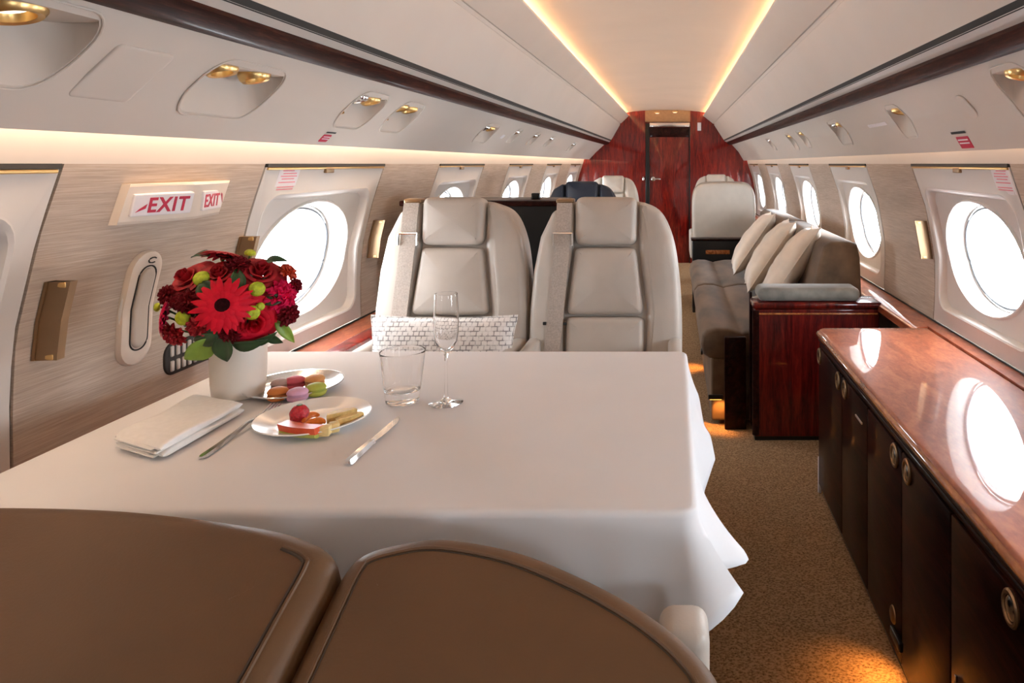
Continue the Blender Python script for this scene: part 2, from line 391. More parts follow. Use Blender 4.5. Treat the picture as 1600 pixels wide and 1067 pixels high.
# windows -----------------------------------------------------------------
NW = 0
def window(s, y, shade=False):
    global NW; NW += 1
    yc, zc_ = y+BW/2, -.315
    root = sempty('window_%d' % NW, wpt(s, yc, ZB[s]))
    inv = Matrix.Translation(-root.location)
    hy = BW/2-.004
    rings = []
    def rr(a, z0, z1, r, off): rings.append(([(yc+p, q) for p, q in rrect(-a, a, z0, z1, r)], off))
    rr(hy, ZB[s]+.002, -.008, .004, .012); rr(hy, ZB[s]+.002, -.008, .004, 0)
    rr(.352, -.556, -.085, .07, -.002); rr(.346, -.551, -.090, .066, -.005); rr(.338, -.545, -.098, .06, -.002); rr(.328, -.538, -.108, .055, .022)
    base = rrect(-.328, .328, -.538+.315, -.108+.315, .055)
    def el(a, b, off):
        rings.append(([(yc+a*math.cos(t), zc_+b*math.sin(t)) for t in [math.atan2(q/b, p/a) for p, q in base]], off))
    el(.306,.198,.024); el(.300,.194,.017); el(.292,.189,.017); el(.286,.185,.024); el(.274,.176,.085)
    mb = MB(); mb.loft([[inv @ wpt(s, p, q, off) for p, q in r] for r, off in rings])
    mb.build('frame', M['surround'], root, angle=35)
    mb = MB(); pts = []
    def ellp(a, b, off, n=72): return [inv @ wpt(s, yc+a*math.cos(2*PI*k/n), zc_+b*math.sin(2*PI*k/n), off) for k in range(n)]
    MB().loft([ellp(.2735,.1755,.086), ellp(.262,.164,.082), ellp(.255,.157,.10)]).build('pane_bezel', M['bezelwhite'], root)
    MB().tube(ellp(.263,.165,.080), .0032, 6, closed=True).build('seal', M['seal'], root)
    mb = MB(); mb.face(mb.ring(ellp(.256,.158,.098)))
    mb.build('pane', M['pane'], root, smooth=False)
    if shade:       # pull-down shade drawn shut behind the surround
        o1, o2 = [[inv @ wpt(s, yc+p*1.02, q*1.02-.315-.0, off) for p, q in rrect(-.322, .322, -.217, .201, .05)] for off in (.0135, .0165)]
        m2 = MB(); m2.loft([o1, o2], True, True, True); m2.build('shade', M['shade'], root, angle=30)
    mb = MB()
    mb.box((0,0,0), (.012, BW-.02, .008), .002); r = mb.build('shade_rail', M['gold'], root); r.location = inv @ wpt(s, yc, -.0135, .000)
    mb = MB(); mb.box((0,0,0), (.034, BW-.009, .010)); r = mb.build('shade_slot', M['groove'], root); r.location = inv @ wpt(s, yc, -.0045, .013)
    mb = MB(); mb.box((0,0,0), (.012,.05,.018), .003); r = mb.build('shade_tab', M['bronze'], root); r.location = inv @ wpt(s, yc-.04, -.021, -.004)
    return root
for s in (-1, 1):
    for y in ST: window(s, y, s < 0 and y == ST[1])

# far bulkhead with its door -----------------------------------------------
DX0, DX1, DZT = -.352, .212, 1.24+.525
def sec_outline():
    L = [(x, z) for z, x in SECL if z <= .0]
    T = [(-1.09,.10),(-.99,.30),(-.845,.5),(-.655,.655),(-.4,.735),(-.09,.755),(.22,.735),(.465,.655),(.655,.5),(.79,.30),(.895,.10)]
    R = [(x, z) for z, x in SECR if z <= .0][::-1]
    return L+T+R
OUT = [(-.1+(x+.1)*1.02, z*(1.01 if z > 0 else 1)+CAMZ) for x, z in sec_outline()]
top_at = lambda x: interp([(a, b) for a, b in OUT if b > CAMZ], x)
left = [p for p in OUT if p[0] <= DX0]+[(DX0, top_at(DX0)), (DX0, 0)]
right = [(DX1, 0), (DX1, top_at(DX1))]+[p for p in OUT if p[0] >= DX1]
head = [(DX0, DZT), (DX0, top_at(DX0))]+[p for p in OUT if DX0 < p[0] < DX1 and p[1] > 1.5]+[(DX1, top_at(DX1)), (DX1, DZT)]
mb = MB(); mb.prism(left, YB-.03, YB+.02); mb.prism(right, YB-.03, YB+.02)
struct(mb.build('wall_far', M['mahogany'], origin='world', smooth=False))
struct(MB().prism(head, YB-.03, YB+.02).build('trim_6', M['header'], origin='world', smooth=False))
struct(MB().box(((DX0+DX1)/2, YB+.035, 1.0), (DX1-DX0+.3,.02,2.0)).build('door_light_block', M['black'], origin='world', smooth=False))  # unseen backing added to block sky light leaking around the door
d = sempty('door_1', ((DX0+DX1)/2, YB+.008, 0))
w = DX1-DX0
MB().box((0,0,(DZT+.02)/2), (w+.02,.03,DZT+.02), .002).build('panel', M['mahogany'], d)
MB().box((-w/2+.03,-.02,(DZT-.02)/2), (.05,.035,DZT-.02), .003).build('jamb', M['black'], d)
MB().box((w/2-.007,-.02,(DZT-.02)/2), (.014,.035,DZT-.02), .002).build('jamb', M['black'], d)
MB().box((.025,-.03,DZT-.035), (w-.06,.03,.05), .003).build('header_plate', M['chrome'], d)
MB().box((.025,-.025,DZT-.13), (w-.06,.02,.12), .003).build('transom', M['darkwood'], d)
mb = MB(); mb.lathe([(0,.0),(.028,.0),(.028,.012),(.012,.016),(.012,.045),(0,.045)], 20, Matrix.Translation((-w/2+.10,-.014,1.05)) @ Matrix.Rotation(PI/2,4,'X'))
mb.box((-w/2+.14,-.056,1.05), (.11,.016,.02), .005)
mb.build('handle', M['chrome'], d)
MB().box((-w/2-.022,-.045,1.055), (.02,.02,.05), .004).build('latch', M['chrome'], d)
tag(MB().box((.325,YB-.035,1.24+.465), (.045,.012,.10), .003).build('wall_plaque', M['placard']), 'small white plaque on the red bulkhead right of the door', 'plaque')
for k, (x, z) in enumerate(((-.20,.640),(.02,.650))):
    t = thing('downlight', ['small round downlight left over the far door','small round downlight right over the far door'][k], 'light', (x, YB-.075, CAMZ+z-.012), 0, 'downlights over the door')
    MB().lathe([(0,0),(.03,0),(.034,.006),(.034,.012)], 20).build('bezel', M['gold'], t)
    MB().lathe([(0,-.002),(.022,-.002),(.022,.002)], 20).build('lens', M['lamp'], t)
# closing wall behind the eye
struct(MB().prism(OUT, YA-.03, YA).build('wall_near', M['wallback'], origin='world', smooth=False))

# wood ledges along the walls -----------------------------------------------
led_l = [(-1.222,-.640),(-1.222,-.606),(-1.10,-.612),(-1.085,-.622),(-1.085,-.640)]
struct(MB().prism(zc(led_l), YA, YB-.04).build('trim_7', M['burl'], origin='world'))
led_r = [(1.018,-.66),(1.018,-.616),(.93,-.622),(.915,-.632),(.915,-.66)]
struct(MB().prism(zc([(1.018,-.66),(1.018,-.614),(.968,-.617),(.968,-.66)]), YA, 2.63).build('trim_7', M['burl'], origin='world'))
struct(MB().prism(zc(led_r), 2.63, YB-.04).build('trim_7', M['burl'], origin='world'))
wall_strip('trim_8', -1, YA, YB, [-.612,-.600], -.003, M['groove'], .006)
wall_strip('trim_8', 1, YA, YB, [-.622,-.610], -.003, M['groove'], .006)

# overhead recesses and their lights -----------------------------------------
cutters = {-1: [], 1: []}
def pod(s, p, dy, dx, lamps, label, airs=0, ztop=None):
    """A recess cut upward into the overhead panel, with lamps on its roof."""
    x, y = p.x, p.y; xi = x-s*dx/2; xo = x+s*dx/2
    lim = .845 if s > 0 else 1.036
    if abs(xo) > lim: xo = s*lim
    zt = psu_z(s, xi+s*.006)-.001
    r = min(dy, abs(xo-xi))*.42
    out = rrect(min(xi,xo), max(xi,xo), y-dy/2, y+dy/2, r)
    c = MB(); c.loft([[(a, b, CAMZ-.05) for a, b in out], [(a, b, zt) for a, b in out]], True, True, True)
    cutters[s].append(c.build('cut', M['cream'], origin='world'))
    t = thing('reading_light', label, 'light', ((xi+xo)/2, y, zt), 0, 'overhead reading lights')
    n = len(lamps); h = abs(xo-xi)
    up, ay, nn = psu_frame(s, Vector((x, 0, 0)))
    # rim lying on the panel around the mouth of the recess
    rim = [Vector((a, b, psu_z(s, a)))+nn*.0015-Vector(t.location) for a, b in rrect(min(xi,xo)-.004, max(xi,xo)+.004, y-dy/2-.004, y+dy/2+.004, r+.004)]
    MB().tube(rim, .0022, 6, closed=True).build('rim', M['cream'], t)
    for (ly, kind) in lamps:
        rr = min(h*.30, dy/(2.6*n)) if n > 1 else min(h*.34, dy*.3)
        mt = Matrix.Translation((-s*h*.06, ly*dy, 0)) @ Matrix.Rotation(s*.25, 4, 'Y')
        l = MB().lathe([(0,.0),(rr*.55,.0),(rr*.62,-.004),(rr*.66,-.016),(rr*.85,-.018),(rr,-.012),(rr*1.05,0),(rr,.006)], 24, mt).build('lamp_ring', M['gold'] if kind else M['chrome'], t)
        MB().lathe([(0,-.005),(rr*.5,-.005),(rr*.56,-.002)], 20, mt).build('lens', M['lamp' if kind else 'black'], l)
    for k in range(airs):
        q = Vector(((s*h*.42), (-.30+.6*k/max(1,airs-1) if airs > 1 else -.30)*dy, -(zt-psu_z(s, xo-s*.01))*.55))
        MB().lathe([(0,-.012),(.010,-.012),(.014,-.004),(.016,.006)], 16, Matrix.Translation(q) @ Matrix.Rotation(-s*PI/3,4,'Y')).build('air_nozzle', M['gold'], t)
    return t
P = lambda s, px, py: on_psu(s, px, py)[0]
pod(-1, P(-1,14,62), .23, .115, [(-.02,1)], 'large round recessed reading light nearest the camera on the left overhead panel')
pod(-1, P(-1,368,140), .25, .105, [(-.24,1),(.22,1)], 'twin gold reading lights in an oblong recess above the EXIT sign')
pod(-1, P(-1,566,172), .20, .10, [(-.22,0),(.2,1)], 'twin lamp recess with gold air nozzle right of the left red placard', 1)
pod(-1, P(-1,629,183), .20, .095, [(-.22,1),(.22,1)], 'twin lamp recess with gold nozzle above the left cream seat', 1)
pod(-1, P(-1,760,208), .24, .085, [(-.2,0),(.2,1)], 'small chrome lamp recess halfway along the left overhead panel', 1)
pod(-1, P(-1,804,212), .13, .075, [(0,0)], 'shaded lamp recess just beyond the small white label on the left overhead panel')
pod(-1, P(-1,833,217), .16, .075, [(0,0)], 'third small lamp recess from the far bulkhead on the left overhead panel')
pod(-1, P(-1,858,221), .16, .075, [(0,0)], 'second small lamp recess from the far bulkhead on the left overhead panel')
pod(-1, P(-1,893,229), .2, .075, [(0,0)], 'lamp recess closest to the far bulkhead on the left overhead panel')
pod(1, P(1,1598,140), .16, .095, [(0,1)], 'large recessed reading light nearest the camera on the right overhead panel')
pod(1, P(1,1409,187), .15, .085, [(0,1)], 'single recessed lamp above the second window from the right edge, right overhead panel')
pod(1, P(1,1313,205), .22, .085, [(-.2,1),(.2,0)], 'twin lamp recess with gold air nozzle on the right overhead panel', 1)
pod(1, P(1,1256,215), .16, .075, [(0,1)], 'nearer lamp of the close pair over the sofa on the right overhead panel')
pod(1, P(1,1238,219), .16, .075, [(0,1)], 'farther lamp of the close pair over the sofa on the right overhead panel')
pod(1, P(1,1205,224), .18, .07, [(0,0)], 'small lamp recess closest to the far bulkhead on the right overhead panel')
for s in (-1, 1):
    o = psu[s]
    for c in cutters[s]:
        md = o.modifiers.new('b', 'BOOLEAN'); md.operation = 'DIFFERENCE'; md.object = c; md.solver = 'EXACT'
    bpy.context.view_layer.update()
    ev = o.evaluated_get(bpy.context.evaluated_depsgraph_get())
    me = bpy.data.meshes.new_from_object(ev); o.modifiers.clear(); o.data = me
    me.polygons.foreach_set('use_smooth', [True]*len(me.polygons)); me.set_sharp_from_angle(angle=math.radians(30))
    for c in cutters[s]: bpy.data.objects.remove(c)
def psu_plate(name, s, quad, mat, label, cat, th=.0025, r=.012):
    """thin plate lying on the overhead panel, its corners where quad=(px0,py0,px1,py1) shows its middle extents"""
    a = P(s, quad[0], quad[1]); b = P(s, quad[2], quad[3]); up, ay, n = psu_frame(s, (a+b)/2)
    cen = (a+b)/2
    hy = abs(a.y-b.y)/2; hu = abs((a-b).dot(up))/2
    out = resample(rrect(-hy, hy, -hu, hu, min(r, hu*.9, hy*.9)), .02)
    f = lambda x, u, t: cen+ay*x+up*u+n*t
    mb = MB(); mb.puff(out, th, th*.9, -.002, f, 0, 2)
    return tag(mb.build(name, mat, angle=60), label, cat), cen, up, ay, n, hy, hu
o, *_ = psu_plate('access_panel', -1, (102,150,274,86), M['cream'], 'flat square access panel between two reading lights, left overhead panel', 'panel')
o, *_ = psu_plate('access_panel', 1, (1490,150,1532,184), M['cream'], 'oval blank cover plate on the right overhead panel by the red placard', 'panel', r=.08)
for s, q, lab in ((-1,(496,221,519,211),'small red and white safety placard on the left overhead panel'), (1,(1493,214,1523,231),'small red and white safety placard on the right overhead panel')):
    o, cen, up, ay, n, hy, hu = psu_plate('safety_placard', s, q, M['redprint'], lab, 'placard', .0015, .004)
    o['group'] = 'red placards'
    f = lambda y, u: cen+ay*y+up*u+n*.002-Vector(o.location)
    mb = MB()
    for u in (.35,-.2): mb.loft([[f(-hy*.8,hu*u), f(hy*.8,hu*u)], [f(-hy*.8,hu*(u+.22)), f(hy*.8,hu*(u+.22))]], False)
    mb.build('print', M['placard'], o, smooth=False)
    mb = MB(); mb.loft([[f(-hy*1.1,hu*1.5), f(hy*1.3,hu*1.5)], [f(-hy*1.1,hu*1.9), f(hy*1.3,hu*1.9)]], False); mb.build('caption', M['blackprint'], o, smooth=False)
o, *_ = psu_plate('label_plate', 1, (1359,200,1383,190), M['placard'], 'small blank white label on the right overhead panel', 'label', .0015)
o, *_ = psu_plate('label_plate', -1, (780,216,790,211), M['placard'], 'small blank white label on the left overhead panel', 'label', .0015)

# placards on the window surrounds
def wall_plate(name, s, y0, y1, z0, z1, off, th, mat, label, cat, r=.004):
    t = thing(name, label, cat, wpt(s, (y0+y1)/2, z0, off))
    inv = Matrix.Translation(-t.location)
    out = resample(rrect(y0, y1, z0, z1, r), .02)
    mb = MB(); mb.puff(out, th, th*.8, 0, lambda y, z, k: inv @ wpt(s, y, z, off-k), 0, 2); return t, mb, inv
for s, y0, y1, lab in ((-1,1.995,2.105,'white placard with red lines of print on the left window surround'), (1,1.93,2.04,'white placard with red lines of print on the right window surround')):
    t, mb, inv = wall_plate('window_placard', s, y0, y1, -.088, -.012, 0, .0015, M['placard'], lab, 'placard'); t['group'] = 'window placards'
    mb.build('card', M['placard'], t, smooth=False)
    mb = MB()
    for k, (z, a, b) in enumerate(((-.022,.15,.7),(-.030,.2,.85),(-.038,.12,.9),(-.046,.2,.8),(-.056,.1,.9),(-.070,.1,.9),(-.077,.1,.9))):
        mb.loft([[inv @ wpt(s, y0+(y1-y0)*q, z+dz, -.0022) for q in (a,b)] for dz in (0,.003)], False)
    mb.build('print', M['pinkprint'], t, smooth=False)

# EXIT sign ------------------------------------------------------------------
t = thing('exit_sign', 'white wedge-shaped EXIT sign with red letters on left wall', 'sign', wpt(-1,1.6,-.125))
inv = Matrix.Translation(-t.location)
A0, B0, AP = 1.437, 1.765, 1.60
def sp(y, z, o): return inv @ wpt(-1, y, z, -o)
zt, zb = -.042, -.128
mb = MB()
secs = []
for z, pr in ((zt,.036),(zt-.006,.046),(zb+.006,.062),(zb,.056)):
    xw = sx(-1,z)
    secs.append([inv @ Vector((xw-.004, A0-.004, z+CAMZ)), inv @ Vector((xw+.016, A0, z+CAMZ)), inv @ Vector((xw+pr, AP-.010, z+CAMZ)), inv @ Vector((xw+pr, AP+.010, z+CAMZ)),
                 inv @ Vector((xw+.012, B0, z+CAMZ)), inv @ Vector((xw-.004, B0+.004, z+CAMZ))])
mb.loft(secs, True, True, True); mb.build('housing', M['signbox'], t, angle=20)
def sign_face(a, b, c, name, txt, h, dx, arrow_first):
    """lit panel on the quad a(bottom-left) b(bottom-right) c(top-left)"""
    ex = (b-a).normalized(); ez = (c-a); ez = (ez-ex*ez.dot(ex)).normalized(); n = ex.cross(ez)
    w, hh = (b-a).length, (c-a).length
    f = lambda x, z, k: a+ex*x+ez*z+n*k
    p = MB(); p.puff(resample(rrect(.008, w-.006, .012, hh-.016, .003), .02), .006, .002, -.004, f, 0, 2)
    p = p.build(name, M['placard'], t, angle=60)
    cu = bpy.data.curves.new('t', 'FONT'); cu.body = txt; cu.size = h; cu.space_character = dx; cu.extrude = .0006; cu.offset = .0012
    to = bpy.data.objects.new('t', cu); C.objects.link(to); bpy.context.view_layer.update()
    me = bpy.data.meshes.new_from_object(to.evaluated_get(bpy.context.evaluated_depsgraph_get())); bpy.data.objects.remove(to)
    xs = [v.co.x for v in me.vertices]; ys = [v.co.y for v in me.vertices]
    x0 = .042 if arrow_first else .012; x1 = w-.016 if arrow_first else w-.034
    sxx = (x1-x0)/(max(xs)-min(xs)); szz = (hh-.016-.012-.016)/(max(ys)-min(ys))
    for v in me.vertices: v.co = f(x0+(v.co.x-min(xs))*sxx, .020+(v.co.y-min(ys))*szz, .0064+v.co.z)
    me.materials.clear(); me.materials.append(M['redprint'])
    lo = bpy.data.objects.new('lettering', me); C.objects.link(lo); lo.parent = p
    q = MB(); ax = .016 if arrow_first else w-.026; sg = 1 if arrow_first else -1
    if arrow_first: poly = [(ax, .022), (ax+.020,.030), (ax+.022,.040), (ax+.008,.030)]
    else: poly = [(ax+.018,.026), (ax+.010,.05), (ax+.0,.058), (ax+.002,.046)]
    q.loft([[f(x, z, .0066) for x, z in poly], [f(x, z, .0074) for x, z in poly]], True, True, True)
    q.build('arrow', M['redprint'], p, smooth=False)
F = secs
bl = F[2][1].lerp(F[2][2], .06); brr = F[2][1].lerp(F[2][2], .98); tl = F[1][1].lerp(F[1][2], .06)
sign_face(bl, brr, tl, 'front_panel', 'EXIT', .05, 1.15, True)
bl = F[2][3].lerp(F[2][4], .04); brr = F[2][3].lerp(F[2][4], .96); tl = F[1][3].lerp(F[1][4], .04)
sign_face(bl, brr, tl, 'side_panel', 'EXIT', .05, 1.15, False)

# oval grip recess, vent, window grips -----------------------------------------
t, mb, inv = wall_plate('emergency_grip', -1, 1.515, 1.610, -.455, -.195, 0, .014, M['signbox'], 'cream oblong emergency grip plate on left wall under the EXIT sign', 'grip', .046)
pl = mb.build('bezel', M['signbox'], t)
st = lambda g, o: [inv @ wpt(-1, y, z, o) for y, z in resample(rrect(1.515+g, 1.610-g, -.455+g*1.6, -.195-g*1.6, .046-g), .012)]
MB().tube(st(.022,-.0145), .0018, 6, closed=True).build('slot_line', M['groove'], t)
mb = MB(); mb.puff(resample(rrect(1.515+.0245, 1.610-.0245, -.455+.039, -.195-.039, .0225), .012), .020, .008, .008, lambda y, z, k: inv @ wpt(-1, y, z, -k), 0, 3); mb.build('grip', M['leather'], t)
MB().tube([inv @ wpt(-1, 1.568+.012*math.cos(a), -.218+.006*math.sin(a), -.0145) for a in [PI*.2+k*PI*1.5/8 for k in range(9)]], .0016, 6).build('mark', M['groove'], t)
t, mb, inv = wall_plate('air_vent', -1, 1.66, 1.86, -.515, -.435, 0, .006, M['bronze'], 'dark slotted air vent on left wall behind the bouquet', 'vent', .03)
mb.build('frame', M['groove'], t)
mb = MB()
for r_ in (0, 1):
    for k in range(9):
        y0 = 1.675+k*.02; z0 = -.508+r_*.036
        mb.box(inv @ wpt(-1, y0+.006, z0+.016, -.007), (.006,.011,.026), .002, 1)
mb.build('grille', M['channel'], t)
def wgrip(s, y, label, z0=-.375, z1=-.225):
    t = thing('window_grip', label, 'handle', wpt(s, y, z0), 0, 'window grips'); inv = Matrix.Translation(-t.location)
    mb = MB(); mb.loft([[inv @ wpt(s, y+a, z, -o) for a, o in ((-.012,.002),(.012,.002),(.012,.008),(-.012,.008))] for z in (z0,(z0+z1)/2,z1)], True, True, True); mb.build('back_plate', M['bronze'], t, smooth=False)
    mb = MB(); mb.loft([[inv @ wpt(s, y+a, z, -o) for a, o in ((-.010,.004),(.010,.004),(.013,.044),(-.006,.046))] for z in (z0,z0+.01,(z0+z1)/2,z1-.01,z1)], True, True, True); mb.build('bar', M['bronze'], t, angle=20)
    for z in (z0+.006, z1-.006): MB().box(inv @ wpt(s, y, z, -.02), (.04,.016,.012), .003).build('post', M['gold'], t)
wgrip(-1, 1.325, 'tall bronze window grip at the left edge, beside the nearest window')
wgrip(-1, 2.765, 'bronze window grip beside the left cream seat')
wgrip(1, 2.735, 'bronze window grip on the right wall between two windows')
wgrip(-1, 1.905, 'bronze window grip half hidden behind the bouquet', -.33, -.20)

# ------------------------------------------------------------------ seats
def make_seat(loc, rz, label, skin, group, belt=True, plain_back=False, shellmat=None):
    t = thing('cabin_seat', label, 'seat', (*loc, 0), rz, group)
    a = math.radians(8); sa, ca = math.sin(a), math.cos(a)
    fr = lambda x, u, k: Vector((x, u*sa-k*ca, .41+u*ca+k*sa))
    half = [(.05,.0),(.15,.0),(.225,.002),(.250,.03),(.258,.09),(.2615,.20),(.2605,.33),(.251,.46),(.231,.575),(.192,.660),(.135,.695),(.06,.703)]
    shell = resample(smooth_poly(half+[(-x, y) for x, y in half[::-1]], 5), .025)
    b = MB(); b.puff(shell, .05, .035, -.06, fr, 0); b.build('back_shell', shellmat or skin, t)
    prof = lambda s: [(s*(x-.004), u) for x, u in half[4:11]]
    pads = []
    for s in (-1, 1):
        out = [(s*.112,.012+.02)]+[(s*.250,.03)]+prof(s)+[(s*.118,.692),(s*.113,.685),(s*.112,.545),(s*.118,.50),(s*.139,.34),(s*.141,.30),(s*.138,.10)]
        mb = MB(); mb.puff(resample(round_poly(out, .03), .02), .082, .026, .03, fr, .006); mb.build('side_bolster', skin, t)
    def centre(name, pts, dep, R=.022, dome=.008):
        mb = MB(); mb.puff(resample(round_poly(pts, R*1.15), .018), dep, R, .03, fr, dome); return mb.build(name, skin, t)
    def rq(xb, xt, u0, u1, r=.015):
        return [(xb,u0),(xt,u1),(-xt,u1),(-xb,u0)]
    centre('headrest', rq(.105,.107,.546,.712), .098, .026, .010)
    centre('back_cushion', rq(.131,.104,.312,.538), .090, .02, .012)
    centre('lumbar_cushion', rq(.131,.131,.06,.305), .090, .02, .010)
    # seat squab, arms, plinth
    mb = MB(); mb.box((0,-.27,.395), (.43,.56,.15), .045, 4); mb.build('seat_cushion', skin, t)
    for s in (-1, 1):
        mb = MB(); mb.box((s*.236,-.20,.545), (.046,.44,.22), .018, 3); mb.build('armrest', skin, t)
    MB().box((0,-.24,.285), (.46,.50,.09), .015).build('seat_pan', M['black'], t)
    MB().box((0,-.22,.12), (.30,.34,.24), .02).build('pedestal', M['black'], t)
    if belt:
        pts = [(-.143,.690,.088),(-.143,.64,.097),(-.146,.57,.094),(-.154,.45,.092),(-.165,.30,.092),(-.178,.15,.092),(-.184,.05,.092)]
        mb = MB(); w = .026
        mb.loft([[fr(x-w,u,k-.004), fr(x+w,u,k-.004), fr(x+w,u,k+.003), fr(x-w,u,k+.003)] for x,u,k in pts], True, True, True)
        bl = mb.build('shoulder_belt', M['belt'], t, angle=20)
        mb = MB()
        for p, q in (((-.178,.585),(-.113,.585)), ((-.178,.585),(-.178,.545)), ((-.113,.585),(-.113,.545))):
            mb.tube([fr(p[0],p[1],.100), fr(q[0],q[1],.100)], .0045, 8)
        mb.build('adjuster', M['chrome'], bl)
        mb = MB(); mb.box(fr(-.143,.700,.06), (.06,.05,.014), .004); mb.build('belt_guide', M['bronze'], bl)
        mb = MB()
        for x in (-.200,-.132): mb.box(fr(x,.285,.095), (.012,.01,.010), .002)
        mb.build('belt_keeper', M['black'], bl)
    return t
make_seat((-.757,2.37), 0, 'cream leather seat by the window facing the table, patterned pillow on it', M['leather'], 'cream seats facing the table', shellmat=M['leather'])
make_seat((-.231,2.37), 0, 'cream leather seat on the aisle facing the table, red door behind it', M['leather'], 'cream seats facing the table')
make_seat((-.60,4.52), 0, 'dark navy leather seat showing its top behind the cream aisle seat', M['navy'], None, belt=False)
make_seat((-.59,6.75), 0, 'cream leather seat farthest back on the left, beyond the navy seat', M['white_leather'], 'far cream seats', belt=False)
make_seat((.47,7.55), 0, 'cream leather seat farthest back on the right, against the red bulkhead', M['white_leather'], 'far cream seats', belt=False)
# pale chair seen from behind at the far end of the sofa
t = thing('club_chair', 'pale leather club chair with plain smooth back at sofa end', 'chair', (.44,6.02,0), 0)
half = [(.06,.0),(.18,.0),(.255,.004),(.270,.05),(.272,.15),(.272,.32),(.255,.42),(.205,.475),(.12,.49)]
out = resample(smooth_poly(half+[(-x, y) for x, y in half[::-1]], 5), .025)
MB().puff(out, .05, .03, -.05, lambda x, u, k: Vector((x, -k, .585+u)), .006).build('backrest', M['white_leather'], t)
MB().puff(resample(smooth_poly([(x*1.02, y*1.02+.0) for x, y in half]+[(-x*1.02, y*1.02) for x, y in half[::-1]], 5), .025), .10, .03, .045, lambda x, u, k: Vector((x, k-.0, .585+u)), 0).build('back_pad', M['leather'], t)
MB().box((0,.30,.43), (.50,.52,.16), .05, 4).build('seat_cushion', M['white_leather'], t)
for s in (-1,1): MB().box((s*.262,.27,.52), (.06,.5,.22), .02).build('armrest', M['white_leather'], t)
MB().box((0,.25,.175), (.36,.4,.35), .02).build('pedestal', M['black'], t)
t = thing('low_cabinet', 'low black cabinet between the sofa and the pale club chair', 'cabinet', (.44,5.83,0))
MB().box((0,0,.30), (.56,.14,.60), .008).build('body', M['black'], t)
MB().box((-.07,-.073,.505), (.20,.008,.035), .003).build('slot_trim', M['edge'], t)
MB().box((0,0,.606), (.58,.15,.016), .005).build('top', M['darkwood'], t)
t = thing('credenza', 'dark wood credenza behind the two cream table seats', 'cabinet', (-.79,2.98,0))
MB().box((0,0,.535), (.64,.30,1.07), .006).build('body', M['black'], t)
MB().box((0,0,1.078), (.66,.32,.022), .006).build('top', M['darkwood'], t)
MB().box((.20,-.01,1.10), (.035,.03,.03), .004).build('latch', M['black'], t)

# two seats nearest the eye, shade painted brown, backs folded flat toward the table
def near_seat(pts, label, arm):
    K = .97 if arm else .945
    sl = math.atan(.4); cs, sn = math.cos(sl), math.sin(sl)
    X0 = sum(p[0] for p in pts)/len(pts)*K
    t = thing('folded_seat', label, 'seat', (X0, .60, 0), 0, 'folded seats in painted shade')
    def fr(x, u, k):
        y = .92+u*cs-k*sn; z = -.482+u*sn+k*cs
        return Vector((x*K-X0, y*K-.60, z*K+CAMZ))
    out = resample(smooth_poly([(x, (y-.92)/cs) for x, y in pts], 6), .022)
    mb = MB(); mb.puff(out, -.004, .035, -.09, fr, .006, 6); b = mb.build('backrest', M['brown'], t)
    # piping: a raised welt running a little inside the outline
    m = len(out); P = [Vector(p) for p in out]
    A = sum(P[i].x*P[(i+1) % m].y - P[(i+1) % m].x*P[i].y for i in range(m))
    if A < 0: P.reverse()
    w = []; w2 = []
    for i in range(m):
        tt = (P[(i+1) % m]-P[i-1]).normalized(); n = Vector((-tt.y, tt.x))
        w.append(fr(*(P[i]+n*.030), -.0042)); w2.append(fr(*(P[i]+n*.0345), -.0038))
    sel = [i for i in range(m) if (P[i].x > -.50 if not arm else P[i].x < 9) and P[i].y > -.45]
    k0 = next(i for i in range(m) if i in sel and (i-1) % m not in sel) if len(sel) < m else 0
    run = []; i = k0
    while i in sel and len(run) < len(sel): run.append(i); i = (i+1) % m
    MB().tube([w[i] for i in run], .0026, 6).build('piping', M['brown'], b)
    MB().tube([w2[i] for i in run], .0010 if arm else .0020, 5).build('seam', M['piping'], b)
    xs = [p[0]*K-X0 for p in pts]; xa, xb = max(-.23, min(xs)), max(xs)
    xm = (xa+xb)/2
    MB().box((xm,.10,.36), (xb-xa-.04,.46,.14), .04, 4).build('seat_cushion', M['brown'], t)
    MB().box((xm,.06,.14), (.32,.34,.28), .02).build('pedestal', M['black'], t)
    if arm:
        mb = MB(); mb.box((.013-X0,.272,.515), (.064,.072,.31), .020, 4); mb.build('armrest', M['leather'], t)
near_seat([(-.420,.44),(-.424,.62),(-.424,.80),(-.422,.868),(-.408,.896),(-.37,.912),(-.308,.921),(-.211,.905),(-.123,.873),(-.04,.832),(.022,.788),(.055,.745),(.062,.68),(.062,.55),(.060,.44),(.045,.40),(-.05,.385),(-.18,.38),(-.31,.385),(-.40,.40)], 'leather seat with folded back, its shade painted brown, nearest the camera beside the aisle', True)
near_seat([(-1.025,.44),(-1.03,.62),(-1.03,.84),(-1.015,.935),(-.98,.962),(-.94,.968),(-.757,.962),(-.565,.938),(-.485,.918),(-.446,.898),(-.433,.872),(-.433,.80),(-.434,.62),(-.436,.44),(-.45,.40),(-.55,.385),(-.72,.38),(-.88,.385),(-1.0,.40)], 'leather seat with folded back, its shade painted brown, nearest the camera by the window', False)

# ------------------------------------------------------------------ dining table and cloth
TZ = CAMZ-.49
X0, X1, Y0, Y1 = -1.063, .030, .975, 1.80
t = thing('dining_table', 'dining table hidden under the white tablecloth', 'table', ((X0+X1)/2, (Y0+Y1)/2, 0))
MB().box((0,0,TZ-.022), (X1-X0-.006, Y1-Y0-.006, .034), .008).build('tabletop', M['burl'], t)
MB().box((-.05,0,.36), (.5,.16,.69), .02).build('pedestal', M['darkwood'], t)
MB().box((-.05,0,.02), (.6,.5,.04), .015).build('foot', M['darkwood'], t)
